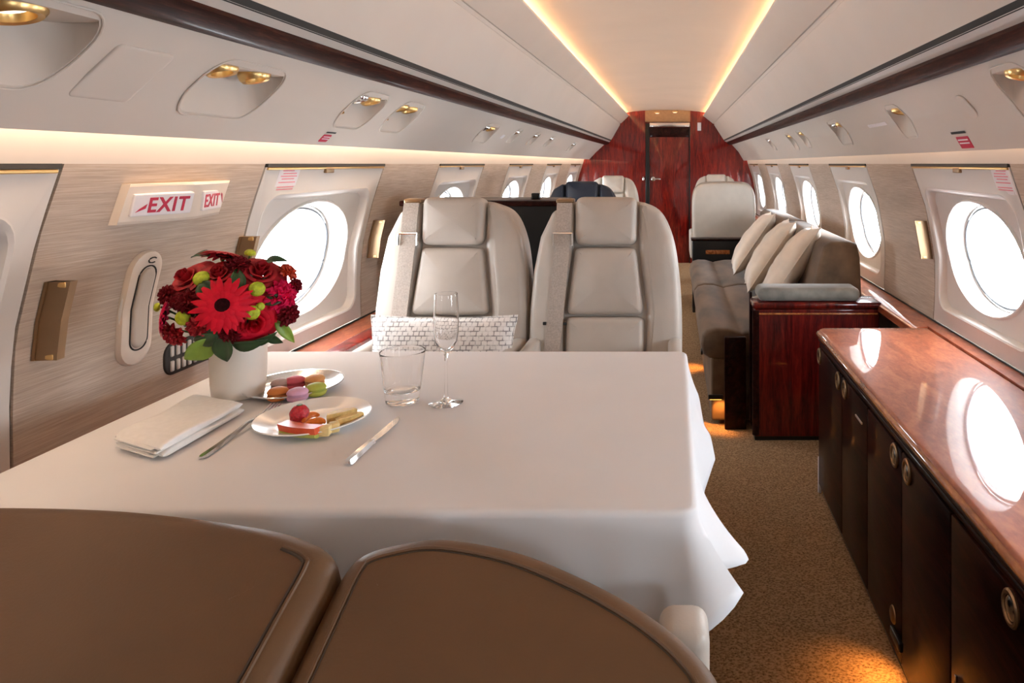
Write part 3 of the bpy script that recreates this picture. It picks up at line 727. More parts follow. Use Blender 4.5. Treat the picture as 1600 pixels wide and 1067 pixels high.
# cloth: flat top, rounded rim, hanging skirt with its own folds
per = []
def side(n, f):
    for k in range(n): per.append(f(k/n))
FR = [(0,.012),(.05,.079),(.075,.075),(.12,.050),(.17,.020),(.25,.018),(.31,.022),(.345,.035),(.385,.048),(.42,.045),(.545,.038),(.70,.028),(.83,.02)]
RC = .018; LX, LY = X1-X0-2*RC, Y1-Y0-2*RC
def crn(cx, cy, a0, f, d): side(7, lambda k: (cx+RC*math.cos(a0+PI/2*k), cy+RC*math.sin(a0+PI/2*k), math.cos(a0+PI/2*k), math.sin(a0+PI/2*k), f(k), d(k)))
side(70, lambda k: (X1, Y0+RC+LY*k, 1, -.15*max(0,1-k*9), interp(FR, LY*k), .088+.012*math.sin(k*19)+.03*math.exp(-((k-.36)/.06)**2)))
crn(X1-RC, Y1-RC, 0, lambda k: .02, lambda k: .09)
side(40, lambda k: (X1-RC-LX*k, Y1, 0, 1, .02+.012*math.sin(k*40), .10))
crn(X0+RC, Y1-RC, PI/2, lambda k: .018, lambda k: .09)
side(30, lambda k: (X0, Y1-RC-LY*k, -1, 0, .015, .09))
crn(X0+RC, Y0+RC, PI, lambda k: .01, lambda k: .09+.2*k)
side(80, lambda k: (X0+RC+LX*k, Y0, 0, -1, .004+.012*max(0, k-.55)*(1+math.sin(k*70)), .30-.12*max(0,(k-.9)/.1)))
crn(X1-RC, Y0+RC, -PI/2, lambda k: .014+.060*k, lambda k: .17-.075*k)
mb = MB(); R = []
rim = [(0,0),(.004,.001),(.008,.004),(.010,.010)]
top = mb.ring([(x-nx*.01, y-ny*.01, TZ+.002) for x,y,nx,ny,f,d in per]); R.append(top)
for a, b in rim: R.append(mb.ring([(x+nx*(a-.004), y+ny*(a-.004), TZ+.002-b) for x,y,nx,ny,f,d in per]))
for j in range(1, 9):
    q = j/8
    R.append(mb.ring([(x+nx*(.006+f*q**1.3), y+ny*(.006+f*q**1.3), TZ-.008-d*q) for x,y,nx,ny,f,d in per]))
for a, b in zip(R, R[1:]): mb.bridge(a, b)
# fill the top as a fine sheet with two soft press creases
cx, cy = (X0+X1)/2, (Y0+Y1)/2
prev = top
for s in (.985,):
    r = mb.ring([(cx+(x-nx*.01-cx)*s, cy+(y-ny*.01-cy)*s, TZ+.002) for x,y,nx,ny,f,d in per]); mb.bridge(prev, r); prev = r
mb.face(prev)
cl = mb.build('tablecloth', M['cloth'], angle=70); cl.modifiers.new('s','SOLIDIFY').thickness = .0012
tag(cl, 'white tablecloth draped over the dining table', 'tablecloth')
TT = TZ+.0035

# ------------------------------------------------------------------ things on the table
# vase
vx, vy = table_pt(373, 619); VR, VH = .0525, .125
t = thing('vase', 'ivory ceramic cylinder vase holding the red bouquet', 'vase', (vx, vy, TT))
MB().lathe([(0,0),(VR*.86,0),(VR*.93,.004),(VR*.98,.03),(VR,.07),(VR*1.0,VH-.004),(VR*.98,VH),(VR*.93,VH-.003),(VR*.92,.02),(0,.018)], 48).build('body', M['vase'], t)
# bouquet: every bloom sits on a dome and leans on its own stem into the vase
BC = Vector((-.93+.005, vy, CAMZ-.292)); BR = Vector((.146,.125,.112))
CAM = Vector((0,0,CAMZ))
def dome_pt(px, py):
    dr = Vector(((px-1052)/1080, 1, (256-py)/1080)); o = CAM-BC
    D = Vector([dr[i]/BR[i] for i in range(3)]); O = Vector([o[i]/BR[i] for i in range(3)])
    a, b, c = D.dot(D), 2*D.dot(O), O.dot(O)-1; q = b*b-4*a*c
    tt = (-b-math.sqrt(q))/(2*a) if q > 0 else -b/(2*a)
    p = CAM+dr*tt; n = Vector([(p[i]-BC[i])/BR[i]**2 for i in range(3)]).normalized()
    return p, n
def aim(p, n):
    z = n.normalized(); x = Vector((0,1,0)).cross(z)
    if x.length < .05: x = Vector((1,0,0))
    x.normalize(); y = z.cross(x)
    m = Matrix((x, y, z)).transposed().to_4x4(); m.translation = p; return m
def petal(mb, mt, L, W, curl, tip=.0, n=(4,5), cup=.25, ruff=0, ph=0):
    """petal from the centre outward: x along, y across; curl lifts the blade"""
    def f(u, v):
        s = v; w = W*(math.sin(PI*min(1, .12+s*.80))**.7)*(1 if s < .85 else 1-.55*((s-.85)/.15)**2)
        y = (u-.5)*w; x = L*s; z = curl(s)+cup*abs(u-.5)**2*4*w*.3+ruff*s*math.sin(u*9+ph)
        return mt @ Vector((x, y, z))
    mb.grid(f, n[0], n[1])
def stem(p, n, t):
    q = Vector((vx, vy, TT+VH-.03)); inv = t.matrix_world.inverted()
    a = p-n*.006; dirq = (q-a)
    end = Vector((vx+random.uniform(-.5,.5)*VR, vy+random.uniform(-.5,.5)*VR, TT+.03))
    loc = Vector(t.location); rot = t.rotation_euler.to_matrix().to_4x4()
    iv = (Matrix.Translation(loc) @ rot).inverted()
    MB().tube([iv @ v for v in (a, a.lerp(q,.5)-n*.01, q, end)], .0022, 6).build('stem', M['stem'], t)
def flower(kind, px, py, size, mat, label, sink=.0, nrm=None, cat='flower', lean=None):
    p, n = dome_pt(px, py)
    if nrm: n = Vector(nrm).normalized()
    p = p-n*sink
    t = thing(kind, label, cat, p, 0, 'bouquet flowers'); mt = aim(Vector((0,0,0)), n); mb = MB(); S = size
    rng = random.Random(int(px*7+py))
    if kind == 'rose':
        for L in range(7):
            k = 3+min(L,3); rad = .18+.13*L; hgt = .62-.085*L
            for i in range(k):
                a = 2*PI*(i+.5*(L % 2)+rng.uniform(-.15,.15))/k
                tilt = 1.35-.19*L
                def f(u, v, a=a, rad=rad, tilt=tilt, L=L, hgt=hgt):
                    wd = .75+.08*L
                    aa = a+(u-.5)*2*PI/ (3+min(L,3))*1.5
                    r0 = rad*.45+rad*.65*v*math.cos(tilt*(1-.35*v*v))+ (.05 if L > 2 else 0)*v**4
                    z = -.25+(hgt+.25)*v**.8*math.sin(min(PI/2, tilt+.25)) - (.16*(v**5) if L > 1 else 0) - .10*abs(u-.5)**2*4*v
                    return mt @ Vector((math.cos(aa)*r0*1.15*S, math.sin(aa)*r0*1.15*S, z*S))
                mb.grid(f, 6, 5)
        mb.build('bloom', M[mat], t, angle=80)
    elif kind == 'gerbera':
        for L, (cnt, ln, up) in enumerate(((20,1.0,.02),(19,.93,.09),(16,.62,.14))):
            for i in range(cnt):
                a = 2*PI*(i+.5*L+rng.uniform(-.15,.15))/cnt
                m2 = mt @ Matrix.Rotation(a, 4, 'Z')
                l = S*ln*rng.uniform(.92,1.04)
                petal(mb, m2, l, S*.235, lambda s, up=up: S*(up*s+.10*math.sin(PI*s)-.10*s*s)+.0005*L, cup=-.3)
        mb.build('bloom', M[mat], t, angle=80)
        c = MB().lathe([(S*.30,.0),(S*.30,S*.10),(S*.22,S*.16),(S*.12,S*.14),(0,S*.12)], 24, mt); c.build('flower_eye', M['eye'], t)
    elif kind in ('carnation', 'spray_bloom'):
        lay = 6 if kind == 'carnation' else 4
        for L in range(lay):
            el = .12+1.3*L/lay; k = 11-L
            for i in range(k):
                a = 2*PI*(i+rng.uniform(-.3,.3))/k
                m2 = mt @ Matrix.Rotation(a, 4, 'Z') @ Matrix.Rotation(-el, 4, 'Y')
                petal(mb, m2, S*(1.0-.05*L)*rng.uniform(.9,1.05), S*.62, lambda s: S*.12*math.sin(PI*s*.9), ruff=S*.10, ph=rng.uniform(0,6), n=(6,4))
        mb.build('bloom', M[mat], t, angle=80)
    elif kind == 'button_chrysanthemum':
        def f(u, v):
            a = 2*PI*u; th = v*PI*.62; r = S*(1+.05*math.sin(12*a+5*v*6)*math.sin(th))
            dip = .35*S*math.exp(-(th/.35)**2)
            return mt @ Vector((r*math.sin(th)*math.cos(a), r*math.sin(th)*math.sin(a), (r*math.cos(th)*.75-dip*.5)))
        mb.grid(f, 36, 12, True); mb.build('bloom', M['button'], t, angle=80)
    stem(Vector(t.location), n, t)
    return t
flower('gerbera', 349.6, 477, .055, 'petalbright', 'open bright red gerbera with dark eye, front of bouquet', -.012, (.42,-.88,.22))
flower('gerbera', 350, 398, .046, 'petalbright', 'red gerbera seen from the side at the top of bouquet', .004, (.05,.38,.92))
flower('rose', 408, 420, .043, 'petalred', 'large red rose at the upper right of the bouquet', .012)
flower('rose', 340, 424, .034, 'petalred', 'dark red rose below the topmost gerbera', .010)
flower('rose', 287, 431, .041, 'petalred', 'red rose at the upper left of the bouquet', .012)
flower('rose', 396, 507, .042, 'petalbright', 'bright red rose at the lower right above the vase', .010)
flower('carnation', 443, 461, .036, 'petalpink', 'pink carnation on the right side of bouquet against window', .014)
flower('gerbera', 258, 496, .043, 'petalpink', 'hot pink gerbera seen edge-on at far left of bouquet', .0, (-.80,-.42,.10))
flower('spray_bloom', 291, 471, .026, 'petaldeep', 'small deep red bloom left of the central gerbera', .006)
flower('spray_bloom', 308, 511, .024, 'petalred', 'small red bloom below left of the central gerbera', .006)
flower('spray_bloom', 273, 522, .028, 'petalred', 'red bloom hanging at the lower left over the vent', .006)
flower('spray_bloom', 260, 460, .021, 'petaldeep', 'tiny dark bloom above the edge-on pink gerbera', .004)
flower('spray_bloom', 451, 491, .027, 'petaldeep', 'deep red bloom under the pink carnation', .006)
flower('spray_bloom', 450, 425, .021, 'petalorange', 'orange red bloom above the pink carnation', .004)
flower('spray_bloom', 277, 470, .018, 'petaldeep', 'deep red bloom above the lime button on the left', .004)
flower('spray_bloom', 462, 445, .018, 'petaldeep', 'dark red bloom at the far right rim of the bouquet', .004)
flower('spray_bloom', 372, 412, .026, 'petaldeep', 'deep red bloom between the top gerbera and the large rose', .008)
flower('spray_bloom', 358, 524, .024, 'petaldeep', 'deep red bloom just below the central gerbera', .010)
flower('button_chrysanthemum', 314, 434, .0150, None, 'lime green button bloom between two red roses, upper left', .002)
flower('button_chrysanthemum', 402, 451, .0145, None, 'lime green button bloom below the large red rose', .002)
flower('button_chrysanthemum', 284.7, 497, .0145, None, 'lime green button bloom beside the edge-on pink gerbera', .002)
flower('button_chrysanthemum', 394, 489, .0140, None, 'lime green button bloom right of the central gerbera', .002)
flower('button_chrysanthemum', 391, 394, .0105, None, 'lime green button bloom at the very top of bouquet', .002)
flower('button_chrysanthemum', 244, 480, .0085, None, 'lime green button bloom peeking out at far left', .002)
flower('button_chrysanthemum', 407, 479, .0080, None, 'tiny lime button bloom under the pink carnation, right of gerbera', .002)
def leaf(px, py, L, W, mat, label, dirv, out=.0, droop=.3):
    p, n = dome_pt(px, py); p = p+n*out
    d = Vector(dirv); d = (d-n*d.dot(n)*.6).normalized(); y = n.cross(d).normalized(); nn = d.cross(y).normalized()
    mb = MB()
    def f(u, v):
        w = W*math.sin(PI*(.04+.94*v)**.8)**.9
        return p+d*(L*(v-.35))+y*((u-.5)*w)+nn*(abs(u-.5)*w*.5-droop*L*v*v)
    mb.grid(f, 4, 8)
    o = mb.build('leaf', M[mat], angle=80); o.modifiers.new('s','SOLIDIFY').thickness = .0008
    return tag(o, label, 'leaf', 'bouquet leaves')
leaf(318, 540, .062, .046, 'lime', 'broad lime green leaf hanging over the left rim of vase', (-.25,-.4,-.5), .004)
leaf(350, 536, .062, .036, 'leaf', 'dark green leaf pointing down over the front of vase', (.1,-.3,-1), .006)
leaf(380, 535, .060, .034, 'leaf', 'dark green leaf spreading right above the vase', (1,-.3,-.45), .004)
leaf(404, 531, .050, .026, 'leaf', 'small dark leaf at the right rim of the vase', (1,-.2,-.2), .002)
leaf(325, 528, .055, .034, 'leaf', 'dark green leaf left of the vase rim, above the lime leaf', (-.9,-.2,-.5), .0)
leaf(440, 512, .060, .022, 'lime', 'narrow pale leaf pointing down right toward the table', (.8,-.1,-.75), .004)
leaf(425, 528, .035, .020, 'leaf', 'short dark leaf below the pink carnation', (.7,-.1,-.7), .0)
leaf(424, 411, .040, .030, 'leaf', 'green leaf at the upper right edge of the bouquet', (.7,0,.6), .004)
leaf(318, 402, .045, .026, 'leaf', 'dark pointed leaf at the upper left of the top gerbera', (-.9,0,.5), .006)
leaf(322, 452, .050, .034, 'leaf', 'dark green leaf under the upper left lime button', (.6,-.2,-.6), .0)
leaf(428, 468, .045, .024, 'leaf', 'dark leaf tucked left of the pink carnation', (-1,-.2,-.1), .0)
leaf(372, 440, .050, .028, 'leaf', 'dark upright leaf left of the large red rose', (0,-.2,1), -.006)
# the dark mass of greenery inside
mb = MB(); rng = random.Random(3)
for i in range(230):
    d = Vector((rng.gauss(0,1), rng.gauss(0,1), rng.gauss(0,1)))
    d.normalize()
    if d.z < -.55: continue
    p = BC+Vector([d[k]*BR[k]*rng.uniform(.55,.84) for k in range(3)])
    x = Vector((rng.gauss(0,1), rng.gauss(0,1), rng.gauss(0,1))); x = (x-d*x.dot(d)).normalized(); y = d.cross(x)
    L, W = rng.uniform(.03,.05), rng.uniform(.014,.024)
    R0 = [mb.bm.verts.new(p+x*(L*(v-.5))+y*s*W*.5*math.sin(PI*(.08+.84*v))+d*(-.004*s*s)) for v in (0,.33,.66,1) for s in (-1,1)]
    for k in range(3): mb.face((R0[2*k], R0[2*k+1], R0[2*k+3], R0[2*k+2]))
o = mb.build('bouquet_foliage', M['leaf'], angle=80); tag(o, 'dark green foliage filling the inside of the bouquet', 'foliage', None, 'stuff')

# plates, sweets, fruit
px_, py_ = table_pt(459, 611); PRr = .097
t = thing('serving_tray', 'round silver tray holding the macarons', 'tray', (px_, py_, TT))
MB().lathe([(0,0),(PRr*.72,0),(PRr*.78,.002),(PRr*.98,.012),(PRr,.0135),(PRr*.985,.0145),(PRr*.78,.0055),(PRr*.72,.0035),(0,.003)], 64).build('dish', M['chrome'], t)
MB().tube([(PRr*math.cos(2*PI*k/64), PRr*math.sin(2*PI*k/64), .0138) for k in range(64)], .0018, 6, closed=True).build('rim', M['chrome'], t)
MACH = [(461,605,(.62,.10,.15),'rosy pink macaron at the back of silver tray',.0,1.0),
        (492,603,(.72,.36,.13),'pale orange macaron at the back right of silver tray',.0,1.0),
        (494,616,(.45,.50,.08),'lime green macaron on silver tray',.0,1.0),
        (434,623,(.62,.20,.04),'deep orange macaron at the front left of silver tray',.0,1.0),
        (465,624,(.66,.36,.50),'lilac macaron at the front of silver tray',.0,1.0),
        (437,609,(.50,.36,.33),'greyish pink macaron at the back left of silver tray',.0,.85)]
for k, (a, b_, col, lab, tilt, sc) in enumerate(MACH):
    mx_, my_ = table_pt(a, b_+2, .484)
    mm = simple('macaron_'+lab.split()[1], col, .7, var=.05, scale=120, bmp=.15)
    mf = simple('macaron_filling_'+lab.split()[1], tuple(c*.75 for c in col), .8, var=.1, scale=200)
    t = thing('macaron', lab, 'macaron', (mx_, my_, TT+.0036), random.uniform(0,6), 'macarons on the tray'); r = .0205*sc
    sh = lambda z0, s: [(0,z0+s*.0105),(r*.5,z0+s*.0098),(r*.82,z0+s*.0072),(r*.97,z0+s*.0035),(r*1.0,z0+s*.0012),(r*.96,z0),(0,z0)]
    MB().lathe([(q, z) for q, z in sh(.0145,1)], 28).build('top_shell', mm, t)
    MB().lathe([(0,.0098),(r*.90,.0098),(r*.93,.0121),(r*.90,.0146),(0,.0146)], 28).build('filling', mf, t)
    MB().lathe([(q, z) for q, z in [(0,0),(r*.7,.0),(r*.93,.003),(r*1.0,.0075),(r*.96,.0098),(0,.0098)]], 28).build('bottom_shell', mm, t)
fx, fy = table_pt(490, 663); FRr = .101
t = thing('plate', 'round white plate of cut fruit between the fork and knife', 'plate', (fx, fy, TT))
MB().lathe([(0,0),(FRr*.6,0),(FRr*.66,.002),(FRr*.95,.011),(FRr,.014),(FRr*.985,.0155),(FRr*.66,.006),(FRr*.6,.004),(0,.004)], 64).build('dish', M['china'], t)
PZ = TT+.0045
def fp(a, b_): x, y = table_pt(a, b_, .484); return x, y
m_coral = simple('melon_flesh', (.70,.10,.035), .4, var=.15, scale=40); m_rind = simple('melon_rind', (.45,.48,.10), .5)
m_berry = simple('berry_skin', (.45,.008,.02), .35, var=.3, scale=250, bmp=.6); m_or = simple('orange_flesh', (.75,.20,.02), .35, var=.2, scale=90, bmp=.3)
m_pine = simple('pineapple_flesh', (.78,.58,.25), .45, var=.12, scale=120, vscale=(1,1,3)); m_core = simple('pineapple_rim', (.60,.40,.13), .6, var=.2, scale=90)
x, y = fp(467, 683); t = thing('melon_slice', 'coral melon slice with green rind, front left of plate', 'fruit', (x, y, PZ), -.28)
def arcbar(prof, L, bend): return [[(u*L/2, a+bend*u*u, b) for a, b in prof] for u in [(-1+2*k/10) for k in range(11)]]
MB().loft(arcbar([(-.013,.020),(.011,.019),(.012,.010),(.003,.007),(-.010,.0075)], .080, .005), True, True, True).build('flesh', m_coral, t, angle=30)
MB().loft(arcbar([(-.0105,.0078),(.003,.0072),(.0125,.0102),(.0135,.006),(.004,.0),(-.006,.0),(-.0105,.004)], .078, .005), True, True, True).build('rind', m_rind, t, angle=30)
x, y = fp(468, 664); t = thing('berry', 'large deep red berry at the back of the fruit plate', 'fruit', (x, y, PZ))
mb = MB(); mb.grid(lambda u, v: Vector((.0165*math.sin(PI*v)*math.cos(2*PI*u)*(1+.05*math.cos(9*2*PI*u)*math.sin(14*v)), .0165*math.sin(PI*v)*math.sin(2*PI*u)*(1+.05*math.cos(9*2*PI*u)*math.sin(14*v)), .018-.018*math.cos(PI*v))), 48, 20, True); mb.build('drupelets', m_berry, t, angle=80)
MB().lathe([(0,.0365),(.005,.036),(.006,.034)], 10).build('calyx', M['stem'], t)
for k, (a, b_, rz, lab) in enumerate(((492,673,.3,'orange segment behind the pineapple cubes'),(488,663,1.2,'orange segment beside the red berry'))):
    x, y = fp(a, b_); t = thing('orange_segment', lab, 'fruit', (x, y, PZ+.001), rz, 'orange segments')
    mb = MB(); n = 14; rings = []
    for q in range(n+1):
        a_ = PI*q/n; cx_, cy_ = .015*math.cos(a_), .010*math.sin(a_); rr = .0085*math.sin(PI*(.06+.88*q/n))
        rings.append([(cx_+rr*math.cos(w_)*math.cos(a_), cy_+rr*math.cos(w_)*math.sin(a_), .009+rr*1.05*math.sin(w_)) for w_ in [2*PI*j/10 for j in range(10)]])
    mb.loft(rings, True, True, True); mb.build('flesh', m_or, t)
for k, (a, b_, rz, sz, lab) in enumerate(((508,682,.15,.0185,'pale pineapple cube at the front of fruit plate'),(522,676,.6,.017,'golden pineapple cube behind the front cube'))):
    x, y = fp(a, b_); o = MB().box((x, y, PZ+sz*.5), (sz, sz*.95, sz), .003, 2, Matrix.Rotation(rz,3,'Z') @ Matrix.Rotation(.1*k,3,'X')).build('pineapple_cube', m_pine)
    tag(o, lab, 'fruit', 'pineapple cubes')
for k, (a, b_, rz, lab) in enumerate(((533,662,.75,'pineapple wedge leaning at the back right of fruit plate'),(545,664,.95,'pineapple wedge at the right rim of fruit plate'))):
    x, y = fp(a, b_); t = thing('pineapple_wedge', lab, 'fruit', (x, y, PZ+.002), rz, 'pineapple wedges')
    w = [(-.026,-.004),(.0,-.008),(.026,-.004),(.024,.004),(.008,.010),(-.008,.010),(-.024,.004)]
    MB().loft([[(a_, b2, .002) for a_, b2 in w], [(a_*.98, b2*.95, .020-.006*k) for a_, b2 in w]], True, True, True).build('flesh', m_pine, t, smooth=False)
    MB().loft([[(-.027,-.005,.0015),(.0,-.0095,.0015),(.027,-.005,.0015),(.0,-.0075,.0015)], [(-.027,-.005,.019-.006*k),(.0,-.0095,.019-.006*k),(.027,-.005,.019-.006*k),(.0,-.0075,.019-.006*k)]], True, True, True).build('rim', m_core, t, smooth=False)
# folded napkin
qd = [Vector((*table_pt(178,700,.487),0)), Vector((*table_pt(252,722,.487),0)), Vector((*table_pt(382,645,.485),0)), Vector((*table_pt(308,630,.485),0))]
mb = MB()
def nap(u, v, z, g=0):
    p = qd[0].lerp(qd[1], u).lerp(qd[3].lerp(qd[2], u), v); return Vector((p.x, p.y, z))
for (u0, u1, z0, z1, v0, v1) in ((.0,1.0,.0004,.0135,.02,1.0),(.02,.985,.0125,.0265,.0,.985),(.10,.90,.0045,.0090,-.03,.5),(.08,.86,.0165,.0215,-.035,.5),(.30,.93,.0105,.0150,-.022,.4)):
    rings = []; zm = (z0+z1)/2; h = (z1-z0)/2
    for k in range(23):
        q = k/22; v = v0+(v1-v0)*q
        e = math.sqrt(max(.0, 1-max(0, (.06-q)/.06)**2))*math.sqrt(max(.0, 1-max(0, (q-.94)/.06)**2)); e = max(e, .25)
        prof = []
        for j in range(28):
            a = 2*PI*j/28; cu, sv = math.cos(a), math.sin(a)
            uu = abs(cu)**.22*(1 if cu > 0 else -1); zz = abs(sv)**.55*(1 if sv > 0 else -1)
            u = (u0+u1)/2+(u1-u0)/2*uu
            wob = .0016*math.sin(9*v+5*u)+.0014*math.sin(15*u-4*v) if zz > 0 else 0
            prof.append((u, zm+h*zz*e+wob*e))
        rings.append([nap(u, v, TT+z) for u, z in prof])
    mb.loft(rings, True, True, True)
nk = mb.build('napkin', M['napkin'], angle=50); tag(nk, 'folded thick white napkin left of the fork', 'napkin')
# cutlery
def cutlery(name, label, a, b, parts):
    (xa, ya), (xb, yb) = a, b; L = math.hypot(xb-xa, yb-ya); rz = math.atan2(yb-ya, xb-xa)
    t = thing(name, label, 'cutlery', (xa, ya, TT+.0005), rz); parts(t, L); return t
def bar(mb, st): mb.loft([[(x, -w, z), (x, -w*.6, z+h), (x, w*.6, z+h), (x, w, z)] for x, w, z, h in st], True, True, True)
def fork(t, L):
    mb = MB(); bar(mb, [(0,.004,.001,.003),(.008,.0075,.0005,.004),(.05,.0065,.0005,.0045),(.10,.004,.003,.0045),(L*.58,.003,.007,.004),(L*.66,.0045,.006,.003)]); mb.build('handle', M['chrome'], t)
    mb = MB(); bar(mb, [(L*.655,.004,.006,.003),(L*.70,.009,.003,.0025),(L*.75,.0115,.0015,.002),(L*.79,.0118,.001,.002)]); mb.build('neck', M['chrome'], t)
    for k in range(4):
        y0 = -.0093+.0062*k; mb = MB(); mb.loft([[(x, y0-w, z), (x, y0-w*.6, z+.0022), (x, y0+w*.6, z+.0022), (x, y0+w, z)] for x, w, z in ((L*.785,.0022,.001),(L*.86,.0017,.0012),(L*.94,.0015,.004),(L,.0008,.008))], True, True, True); mb.build('tine', M['chrome'], t)
def knife(t, L):
    mb = MB(); bar(mb, [(0,.0045,.001,.004),(.006,.0075,.0,.007),(.05,.007,.0,.0075),(L*.42,.0058,.0,.007),(L*.45,.0062,.0,.006)]); mb.build('handle', M['chrome'], t)
    mb = MB(); mb.loft([[(x, -a_, .003), (x, b_, .0022), (x, b_, .0042), (x, -a_, .0035)] for x, a_, b_ in ((L*.44,.006,.005),(L*.6,.009,.005),(L*.85,.009,.005),(L*.95,.005,.0045),(L,.0,.003))], True, True, True); mb.build('blade', M['chrome'], t)
cutlery('fork', 'silver fork between the napkin and fruit plate', table_pt(313,719,.488), table_pt(431,637,.485), fork)
cutlery('knife', 'silver table knife right of the fruit plate', table_pt(541,729,.488), table_pt(624,656,.488), knife)
# glasses
x, y = table_pt(629, 630)
t = thing('tumbler', 'clear heavy-based water tumbler left of the champagne flute', 'glass', (x, y, TT))
MB().lathe([(0,.0),(.030,.0),(.0325,.002),(.034,.012),(.0345,.016),(.0442,.100),(.0445,.103),(.0440,.1040),(.0435,.103),(.0432,.100),(.0347,.034),(.0342,.030),(.0335,.0275),(.030,.0235),(.02,.022),(0,.0218)], 48).build('body', M['glass'], t)
x, y = table_pt(697, 632)
t = thing('champagne_flute', 'tall empty champagne flute standing right of the tumbler', 'glass', (x, y, TT))
MB().lathe([(0,.0015),(.033,.0),(.0335,.001),(.032,.0022),(.012,.005),(.005,.010),(.0034,.018),(.003,.05),(.003,.085),(.004,.098),(.0075,.104),(.015,.112),(.0215,.125),(.0245,.145),(.0250,.165),(.0243,.19),(.0225,.222),(.0220,.2225),(.0215,.222),(.0233,.19),(.0240,.165),(.0235,.146),(.0203,.127),(.013,.115),(.005,.109),(0,.1075)], 48).build('body', M['glass'], t)

# pillow on the window-side seat
def pillow(name, w, h, th, mat, label, cat, loc, mat3, group=None, pinch=.07, crush=0, seed=0):
    mb = MB(); n = 26; rng = random.Random(seed); ph = [rng.uniform(0,6) for _ in range(4)]
    def f(u, v, s):
        a, b = 2*u-1, 2*v-1
        k = max(0, 1-a**2)**.42*max(0, 1-b**2)**.42
        x = a*w/2*(1-pinch*(1-b*b)); z = b*h/2*(1-pinch*(1-a*a))
        wr = crush*(math.sin(7*a+3*b+ph[0])*.5+math.sin(11*b-4*a+ph[1])*.35)*(1-k*.4)*k
        return Vector((x, s*(th/2*k+wr)+.0004*s, z))
    A = [[f(i/n, j/n, -1) for i in range(n+1)] for j in range(n+1)]; B = [[f(i/n, j/n, 1) for i in range(n+1)] for j in range(n+1)]
    VA = [mb.ring(r) for r in A]; VB = [mb.ring(r) for r in B]
    for V in (VA, VB):
        for p, q in zip(V, V[1:]): mb.bridge(p, q, False)
    bmesh.ops.remove_doubles(mb.bm, verts=mb.bm.verts, dist=.0012)
    t = thing(name, label, cat, loc, 0, group); t.rotation_euler = mat3.to_euler()
    c = mb.build('cover', mat, t, angle=70)
    e = .97
    welt = [(f(i/n,0,0)) for i in range(n)]+[f(1,j/n,0) for j in range(n)]+[f(1-i/n,1,0) for i in range(n)]+[f(0,1-j/n,0) for j in range(n)]
    MB().tube(welt, .0028, 6, closed=True).build('welt', mat, t)
    return t
pillow('lumbar_pillow', .47, .27, .10, M['print'], 'white lumbar pillow with grey woven print on the window-side cream seat', 'pillow', (-.735,2.19,.622), Matrix.Rotation(-.22,3,'X'))

# wood armrest console along the left wall beside the window-side seat
t = thing('armrest_console', 'mahogany topped armrest console along left wall beside window-side seat', 'armrest', (-1.085,2.42,0))
MB().box((0,0,.30), (.075,.60,.60), .01).build('body', M['leather'], t)
MB().box((-.002,-.01,.622), (.070,.50,.035), .010).build('top', M['mahogany'], t)

# ------------------------------------------------------------------ sofa on the right
t = thing('sofa', 'long taupe velvet sofa along the right wall', 'sofa', (.5,4.45,0))
Lc = lambda x, y, z: Vector((x-.5, y-4.45, z))
MB().box(Lc(.50,4.46,.17), (.64,2.36,.30), .012).build('base', M['velvet'], t)
ys = [(3.275,4.50),(4.51,5.68)]
for a, b in ys:
    sec = [(.30,.31),(.17,.315),(.142,.335),(.132,.38),(.138,.42),(.16,.447),(.20,.458),(.26,.456),(.315,.440),(.325,.436),(.34,.442),(.42,.456),(.55,.456),(.68,.448),(.70,.43),(.70,.31)]
    mb = MB(); m = len(sec); cx_, cz_ = .42, .385; rings = []
    for k, (yy, s_) in enumerate(((a,.82),(a+.006,.93),(a+.022,.99),(a+.05,1),(a+.3,1.004),((a+b)/2,1.008),(b-.3,1.004),(b-.05,1),(b-.022,.99),(b-.006,.93),(b,.82))):
        rings.append([Lc(x if s_ > .99 else cx_+(x-cx_)*(1-(1-s_)*.25), yy, cz_+(z-cz_)*s_) for x, z in sec])
    mb.loft(rings, True, True, True); mb.build('seat_cushion', M['velvet'], t, angle=50)
for a, b in ((3.26,4.49),(4.51,5.68)):
    mb = MB(); sec = [(.66,.44),(.655,.62),(.70,.80),(.715,.85),(.75,.872),(.83,.872),(.872,.86),(.885,.80),(.90,.44)]
    m_ = Vector((.76,.66)); rings = []
    for yy, s_ in ((a,.9),(a+.008,.97),(a+.03,1),((a+b)/2,1.0),(b-.03,1),(b-.008,.97),(b,.9)):
        rings.append([Lc(m_.x+(x-m_.x)*s_, yy, m_.y+(z-m_.y)*s_) for x, z in sec])
    mb.loft(rings, True, True, True); mb.build('back_cushion', M['velvet'], t, angle=50)
# end cabinet with padded top serving as the sofa's arm
t = thing('end_cabinet', 'red mahogany end cabinet at the near end of the sofa', 'cabinet', (.645,3.165,0))
W = .56
MB().box((0,0,.305), (W,.15,.57), .006).build('body', M['cabinetwood'], t)
MB().box((0,0,.606), (W+.02,.17,.030), .012, 4).build('top', M['cabinetwood'], t)
MB().box((0,-.076,.57), (W-.02,.010,.008), .003).build('bead', M['edge'], t)
MB().tube([(-W/2+.004,-.072,.03),(-W/2+.004,-.072,.585)], .016, 12).build('corner_post', M['darkwood'], t)
MB().box((0,0,.02), (W,.13,.04), .004).build('plinth', M['black'], t)
mb = MB(); mb.box((-.035,0,.653), (.46,.15,.060), .026, 4); mb.build('armrest_pad', M['velvetgrey'], t)
MB().box((-.355,.075,.215), (.10,.03,.43), .004).build('shadow_panel', M['darkwood'], t)  # dark panel added in place of the shadow at the sofa's end
MB().box((-.285,.055,.345), (.012,.03,.60), .004).build('side_trim', M['darkwood'], t)
